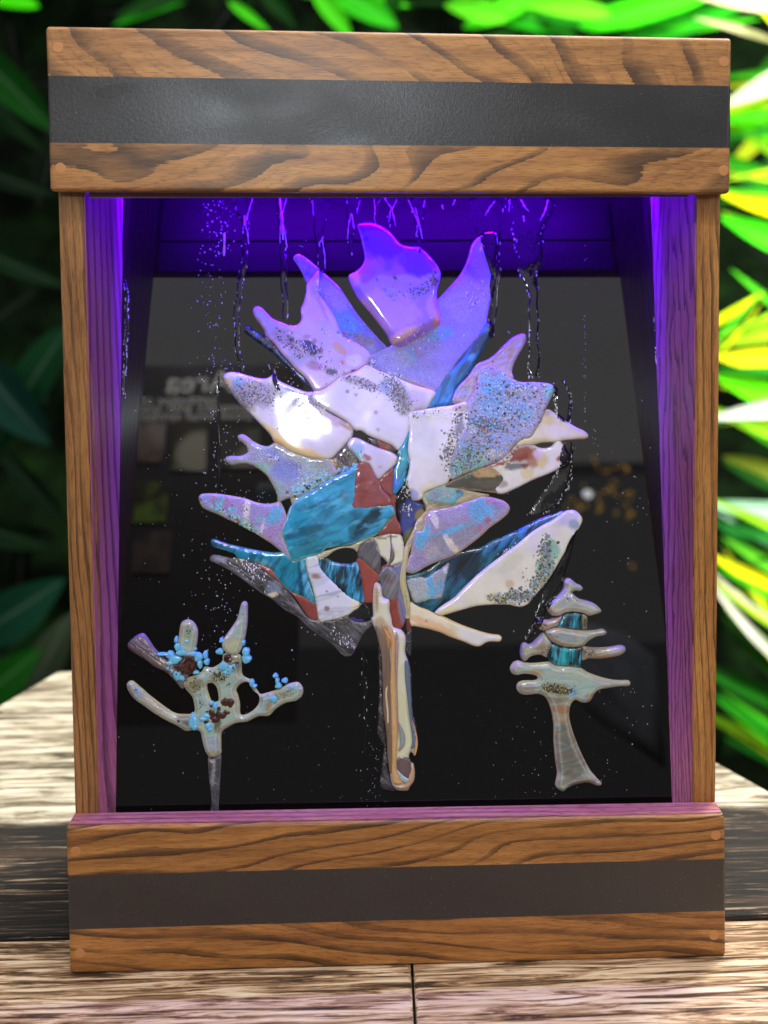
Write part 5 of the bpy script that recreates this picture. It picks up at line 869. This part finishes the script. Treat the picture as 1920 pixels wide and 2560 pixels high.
# ------------------------------------------------------------------ wooden table
def table_mat(name, lo, dark, tan, pale, fine, shift, seed):
    n = NT(name); c = n.map(n.oc, loc=(seed, seed, 0))
    g = n.noise(n.map(c, sc=(3.2, fine * 1.2, fine * 1.2)), 3.2, 5, .70, .8); g2 = n.noise(n.map(c, sc=(.8, 9, 9)), 3, 3, .6, .3); tone = n.noise(n.map(c, sc=(1, 3, 3)), 1.5, 2)
    g = n.math('SUBTRACT', g, n.math('MULTIPLY', n.ramp(tone, [(.42, 0), (.58, 1)]), shift))
    col = n.ramp(g, [(lo, srgb(dark)), (lo + .08, srgb(tan)), (lo + .16, srgb(pale)), (lo + .34, srgb('f3e8d6'))])
    col = n.mix(n.ramp(g2, [(.34, .7), (.44, 0)]), col, srgb(tan))
    n.bump(g, .004, .6); return n.set(col=col, rough=.75)
m_front = table_mat('pale_table_wood', .385, '3c281a', '9a7654', 'dcc0a2', 44, .05, 2)
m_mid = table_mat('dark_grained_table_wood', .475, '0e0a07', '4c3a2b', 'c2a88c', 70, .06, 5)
m_far = table_mat('grey_table_wood', .33, '3c3428', '857963', 'b8ae98', 22, .05, 9)
table = thing('wooden_table', 'weathered pale plank table top under and behind the fountain', 'table')
joints = [-.42, -.27, -.115, .055, .256, .39, .55, .70]
Lb, Rb = atz(-260, 1900, 0), atz(2180, 2130, 0)
for i, (ya, yb_) in enumerate(zip(joints, joints[1:])):
    def side(y, s):                                 # the table narrows behind the fountain
        if s < 0:
            p, q = atz(0, 1520 * K_, 0), atz(150 * K_, 1430 * K_, 0); t = (y - p.y) / (q.y - p.y); return -1.3 if y < .46 else min(p.x + (q.x - p.x) * t, .0)
        p, q = atz(1545 * K_, 1640 * K_, 0), atz(1659 * K_, 1705 * K_, 0); t = (y - p.y) / (q.y - p.y); return max(.2, min(1.3, p.x + (q.x - p.x) * t))
    xc = atz(895 * K_, 2170 * K_, 0).x; xs = [(-1.3, xc)] + [(xc, 1.3)] if i == 2 else [(-1.3, 1.3)]
    for k, (xa, xb) in enumerate(xs):
        a0, a1 = max(xa, side(ya, -1)), min(xb, side(ya, 1)); c0_, c1_ = max(xa, side(yb_, -1)), min(xb, side(yb_, 1))
        gz = random.uniform(-.002, 0) if i != 2 and i != 3 else 0
        f = [Vector((c0_ + .0012, yb_ - .0035, -.0008 + gz)), Vector((c1_ - .0012, yb_ - .0035, -.0008 + gz)), Vector((a1 - .0012, ya + .0035, -.0008 + gz)), Vector((a0 + .0012, ya + .0035, -.0008 + gz))]
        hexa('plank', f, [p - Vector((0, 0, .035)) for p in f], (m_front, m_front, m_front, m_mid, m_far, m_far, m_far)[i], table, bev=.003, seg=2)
# ------------------------------------------------------------------ greenery behind
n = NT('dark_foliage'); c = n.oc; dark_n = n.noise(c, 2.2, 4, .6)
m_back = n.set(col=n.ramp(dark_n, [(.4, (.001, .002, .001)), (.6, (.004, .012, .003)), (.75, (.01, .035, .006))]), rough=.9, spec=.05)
hv = []; NX, NZ = 60, 40
for j in range(NZ + 1):
    for i in range(NX + 1):
        x = -8 + 16 * i / NX; z = -3.5 + 9.8 * j / NZ; hv.append((x, 7.2 + .35 * math.sin(x * 2.3 + z) * math.sin(z * 3.1) - .12 * (x * x) / 6 + random.uniform(-.1, .1), z))
hf = [(j * (NX + 1) + i, j * (NX + 1) + i + 1, (j + 1) * (NX + 1) + i + 1, (j + 1) * (NX + 1) + i) for j in range(NZ) for i in range(NX)]
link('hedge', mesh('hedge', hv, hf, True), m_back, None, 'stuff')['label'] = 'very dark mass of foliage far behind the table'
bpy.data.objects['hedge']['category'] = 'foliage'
n = NT('soil'); m_soil = n.set(col=n.ramp(n.noise(n.oc, 6, 5), [(.3, (.0012, .002, .0008)), (.7, (.003, .006, .002))]), rough=.9, spec=.03)
link('ground', mesh('ground', [(-12, -8, -3.4), (12, -8, -3.4), (12, 12, -3.4), (-12, 12, -3.4)], [(0, 1, 2, 3)]), m_soil, None, 'structure')
LM = {}
def leafmat(h, tr=.35):
    if h in LM: return LM[h]
    n = NT('leaf_' + str(len(LM))); c = srgb(h); nz = n.noise(n.oc, 9, 3)
    st_ = n.noise(n.map(n.attr('rib'), sc=(9, 1, 1)), 3, 2); ribv = n.sep(n.attr('rib'))[0]
    col = n.mix(nz, tuple(x * .7 for x in c), tuple(min(.9, x * 1.25) for x in c))
    col = n.mix(n.math('MULTIPLY', st_, .5), col, tuple(x * .45 for x in c)); col = n.mix(n.math('MULTIPLY', n.math('LESS_THAN', ribv, .07), .5), col, tuple(min(.9, x * 1.3 + .05) for x in c))
    n.set(col=col, rough=.7, spec=.08)
    t = n.t; tl_ = t.nodes.new('ShaderNodeBsdfTranslucent'); n._in(tl_.inputs[0], col); mx = t.nodes.new('ShaderNodeMixShader'); mx.inputs[0].default_value = tr
    t.links.new(n.b.outputs[0], mx.inputs[1]); t.links.new(tl_.outputs[0], mx.inputs[2]); t.links.new(mx.outputs[0], t.nodes['Material Output'].inputs[0])
    LM[h] = n.m; return n.m
def leaf(par, a, b, w, h, y=3.0, bend=0., dy=.1, prof=.8):
    y += 1.6
    """a base, b tip in reference pixels on the plane y; w width px"""
    pa, pb = aty(a[0] * K_, a[1] * K_, y), aty(b[0] * K_, b[1] * K_, y + dy); ax = pb - pa; L = ax.length; d = ax.normalized()
    sd = Vector((0, -1, 0)).cross(d).normalized(); pxm = (aty(101, 0, y) - aty(100, 0, y)).length * K_; W_ = w * pxm; nrm = d.cross(sd)
    V, Fc = [], []; N = 14
    for i in range(N + 1):
        t = i / N; ww = W_ / 2 * (math.sin(math.pi * t ** prof) ** .75 + .03 if 0 < t < 1 else .03)
        cpt = pa + ax * t + sd * (bend * L * math.sin(math.pi * t)) + Vector((0, 1, 0)) * (-.06 * L * math.sin(math.pi * t))
        for j in (-1, -.5, 0, .5, 1): V.append(cpt + sd * (ww * j) + Vector((0, -1, 0)) * (abs(j) * ww * .35))
    for i in range(N):
        for j in range(4): Fc.append((i * 5 + j, i * 5 + j + 1, (i + 1) * 5 + j + 1, (i + 1) * 5 + j))
    me = mesh('leaf', V, Fc, True); at = me.color_attributes.new('rib', 'FLOAT_COLOR', 'POINT')
    at.data.foreach_set('color', [x for i in range(N + 1) for j in (1, .5, 0, .5, 1) for x in (j, i / N, 0, 1)])
    return link('leaf', me, leafmat(h), par)
pr = thing('bright_plant', 'sunlit yellow green strap leaved plant to the right of the frame', 'plant', loc=(1.5, 3, -.7))
pl = thing('dark_plant', 'dim broad leaved green plant to the left of the frame', 'plant', loc=(-1.6, 3, -.7))
ptp = thing('overhanging_plant', 'bright green leaves hanging above the top of the frame', 'plant', loc=(.3, 3.2, 2.2))
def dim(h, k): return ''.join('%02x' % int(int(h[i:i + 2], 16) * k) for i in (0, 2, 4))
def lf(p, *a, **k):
    if p is pl and a[3] != '40e000': a = a[:3] + (dim(a[3], .55),) + a[4:]  # left leaves darkened in colour in place of weaker light
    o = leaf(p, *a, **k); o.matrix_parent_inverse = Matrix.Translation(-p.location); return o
for a in (((1760, 150), (1530, 250), 80, 'a8d818', dict()), ((1780, 120), (1560, 230), 70, 'd8f0c0', dict(y=2.9)), ((1760, 300), (1540, 235), 110, '4cc800', dict(y=3.1)), ((1720, 90), (1560, 330), 120, '1c5a10', dict(y=3.3)),
          ((1760, 350), (1560, 390), 18, 'a8e020', dict(y=2.8)), ((1780, 470), (1550, 415), 60, 'e8f000', dict(bend=.03)), ((1760, 560), (1555, 468), 80, '40d810', dict(y=3.05)), ((1700, 420), (1540, 330), 60, '2c9a10', dict(y=3.2)),
          ((1500, 720), (1648, 632), 26, 'c8f000', dict(y=2.8)), ((1790, 690), (1540, 745), 44, '90c818', dict()), ((1780, 780), (1540, 770), 80, 'e0f418', dict()), ((1790, 900), (1540, 810), 90, '5ce000', dict(y=3.05)),
          ((1800, 880), (1530, 905), 56, 'dcecdc', dict(y=2.9, bend=-.05)), ((1700, 1030), (1560, 985), 60, '6c7c1c', dict(y=3.3)), ((1790, 1120), (1530, 1085), 70, 'a8dcb8', dict(y=3.1)), ((1800, 1170), (1540, 1130), 60, '2f9a3c', dict(y=3.2)),
          ((1790, 1330), (1530, 1195), 54, 'f0f410', dict(y=2.95)), ((1790, 1290), (1560, 1160), 50, '58b820', dict(y=3.1)), ((1760, 1480), (1530, 1250), 30, 'f4f4d8', dict(y=2.8, bend=.05)), ((1800, 1420), (1550, 1270), 40, '78c83c', dict(y=3.1)),
          ((1800, 1600), (1520, 1430), 120, '0e3c08', dict(y=3.3)), ((1800, 1650), (1540, 1500), 50, '1f9a18', dict(y=3.0)), ((1760, 1500), (1560, 1330), 90, '1c4a08', dict(y=3.4)), ((1800, 1690), (1560, 1590), 40, '126a10', dict(y=3.1)),
          ((1780, 1010), (1600, 900), 40, '205c18', dict(y=3.3)), ((1690, 20), (1500, -10), 50, 'fff8b0', dict(y=2.8)), ((1720, 80), (1620, -10), 60, 'e8f028', dict(y=2.9))):
    w0 = a[2]; lf(pr, a[0], a[1], w0 * .72, a[3], **a[4])
    for q_ in range(2):
        an = random.gauss(0, .22); dx, dy = a[0][0] - a[1][0], a[0][1] - a[1][1]; b_ = (a[1][0] + random.gauss(0, 16), a[1][1] + random.gauss(0, w0 * .5))
        kk = dict(a[4]); kk['y'] = kk.get('y', 3.0) + random.uniform(-.15, .25)
        lf(pr, (b_[0] + dx * math.cos(an) - dy * math.sin(an), b_[1] + dx * math.sin(an) + dy * math.cos(an)), b_, w0 * random.uniform(.2, .42), random.choice(('3fae10', '86c818', '1d7a12', 'c8e020', '0e4a0c', a[3])), **kk)
for a in (((960, -30), (1230, 70), 110, '1fae08', dict(y=3.2)), ((1000, 60), (1200, -20), 60, '48e010', dict(y=3.1)), ((1250, 60), (1560, -20), 80, '38d808', dict(y=3.1)), ((1160, 30), (1500, 60), 80, '0f7a08', dict(y=3.2)), ((1360, 90), (1600, 20), 60, '1c9a10', dict(y=3.25)),
          ((700, -40), (860, 60), 90, '28a810', dict(y=3.2)), ((880, -30), (800, 70), 44, '0e5208', dict(y=3.3)), ((250, 40), (420, -20), 44, '0c3c08', dict(y=3.4)), ((560, -30), (640, 60), 50, '0a3a08', dict(y=3.4)), ((1100, 40), (960, 10), 70, '60e020', dict(y=3.0)), ((1320, 30), (1130, 10), 60, '70f020', dict(y=3.0))):
    lf(ptp, a[0], a[1], a[2] * .75, a[3], **a[4])
    for q_ in range(2): lf(ptp, (a[0][0] + random.gauss(0, 50), a[0][1] + random.gauss(0, 20)), (a[1][0] + random.gauss(0, 60), a[1][1] + random.gauss(0, 26)), a[2] * random.uniform(.25, .5), random.choice(('1c8a0c', '0e4a08', '40c010', '083006')), y=random.uniform(3.1, 3.5))
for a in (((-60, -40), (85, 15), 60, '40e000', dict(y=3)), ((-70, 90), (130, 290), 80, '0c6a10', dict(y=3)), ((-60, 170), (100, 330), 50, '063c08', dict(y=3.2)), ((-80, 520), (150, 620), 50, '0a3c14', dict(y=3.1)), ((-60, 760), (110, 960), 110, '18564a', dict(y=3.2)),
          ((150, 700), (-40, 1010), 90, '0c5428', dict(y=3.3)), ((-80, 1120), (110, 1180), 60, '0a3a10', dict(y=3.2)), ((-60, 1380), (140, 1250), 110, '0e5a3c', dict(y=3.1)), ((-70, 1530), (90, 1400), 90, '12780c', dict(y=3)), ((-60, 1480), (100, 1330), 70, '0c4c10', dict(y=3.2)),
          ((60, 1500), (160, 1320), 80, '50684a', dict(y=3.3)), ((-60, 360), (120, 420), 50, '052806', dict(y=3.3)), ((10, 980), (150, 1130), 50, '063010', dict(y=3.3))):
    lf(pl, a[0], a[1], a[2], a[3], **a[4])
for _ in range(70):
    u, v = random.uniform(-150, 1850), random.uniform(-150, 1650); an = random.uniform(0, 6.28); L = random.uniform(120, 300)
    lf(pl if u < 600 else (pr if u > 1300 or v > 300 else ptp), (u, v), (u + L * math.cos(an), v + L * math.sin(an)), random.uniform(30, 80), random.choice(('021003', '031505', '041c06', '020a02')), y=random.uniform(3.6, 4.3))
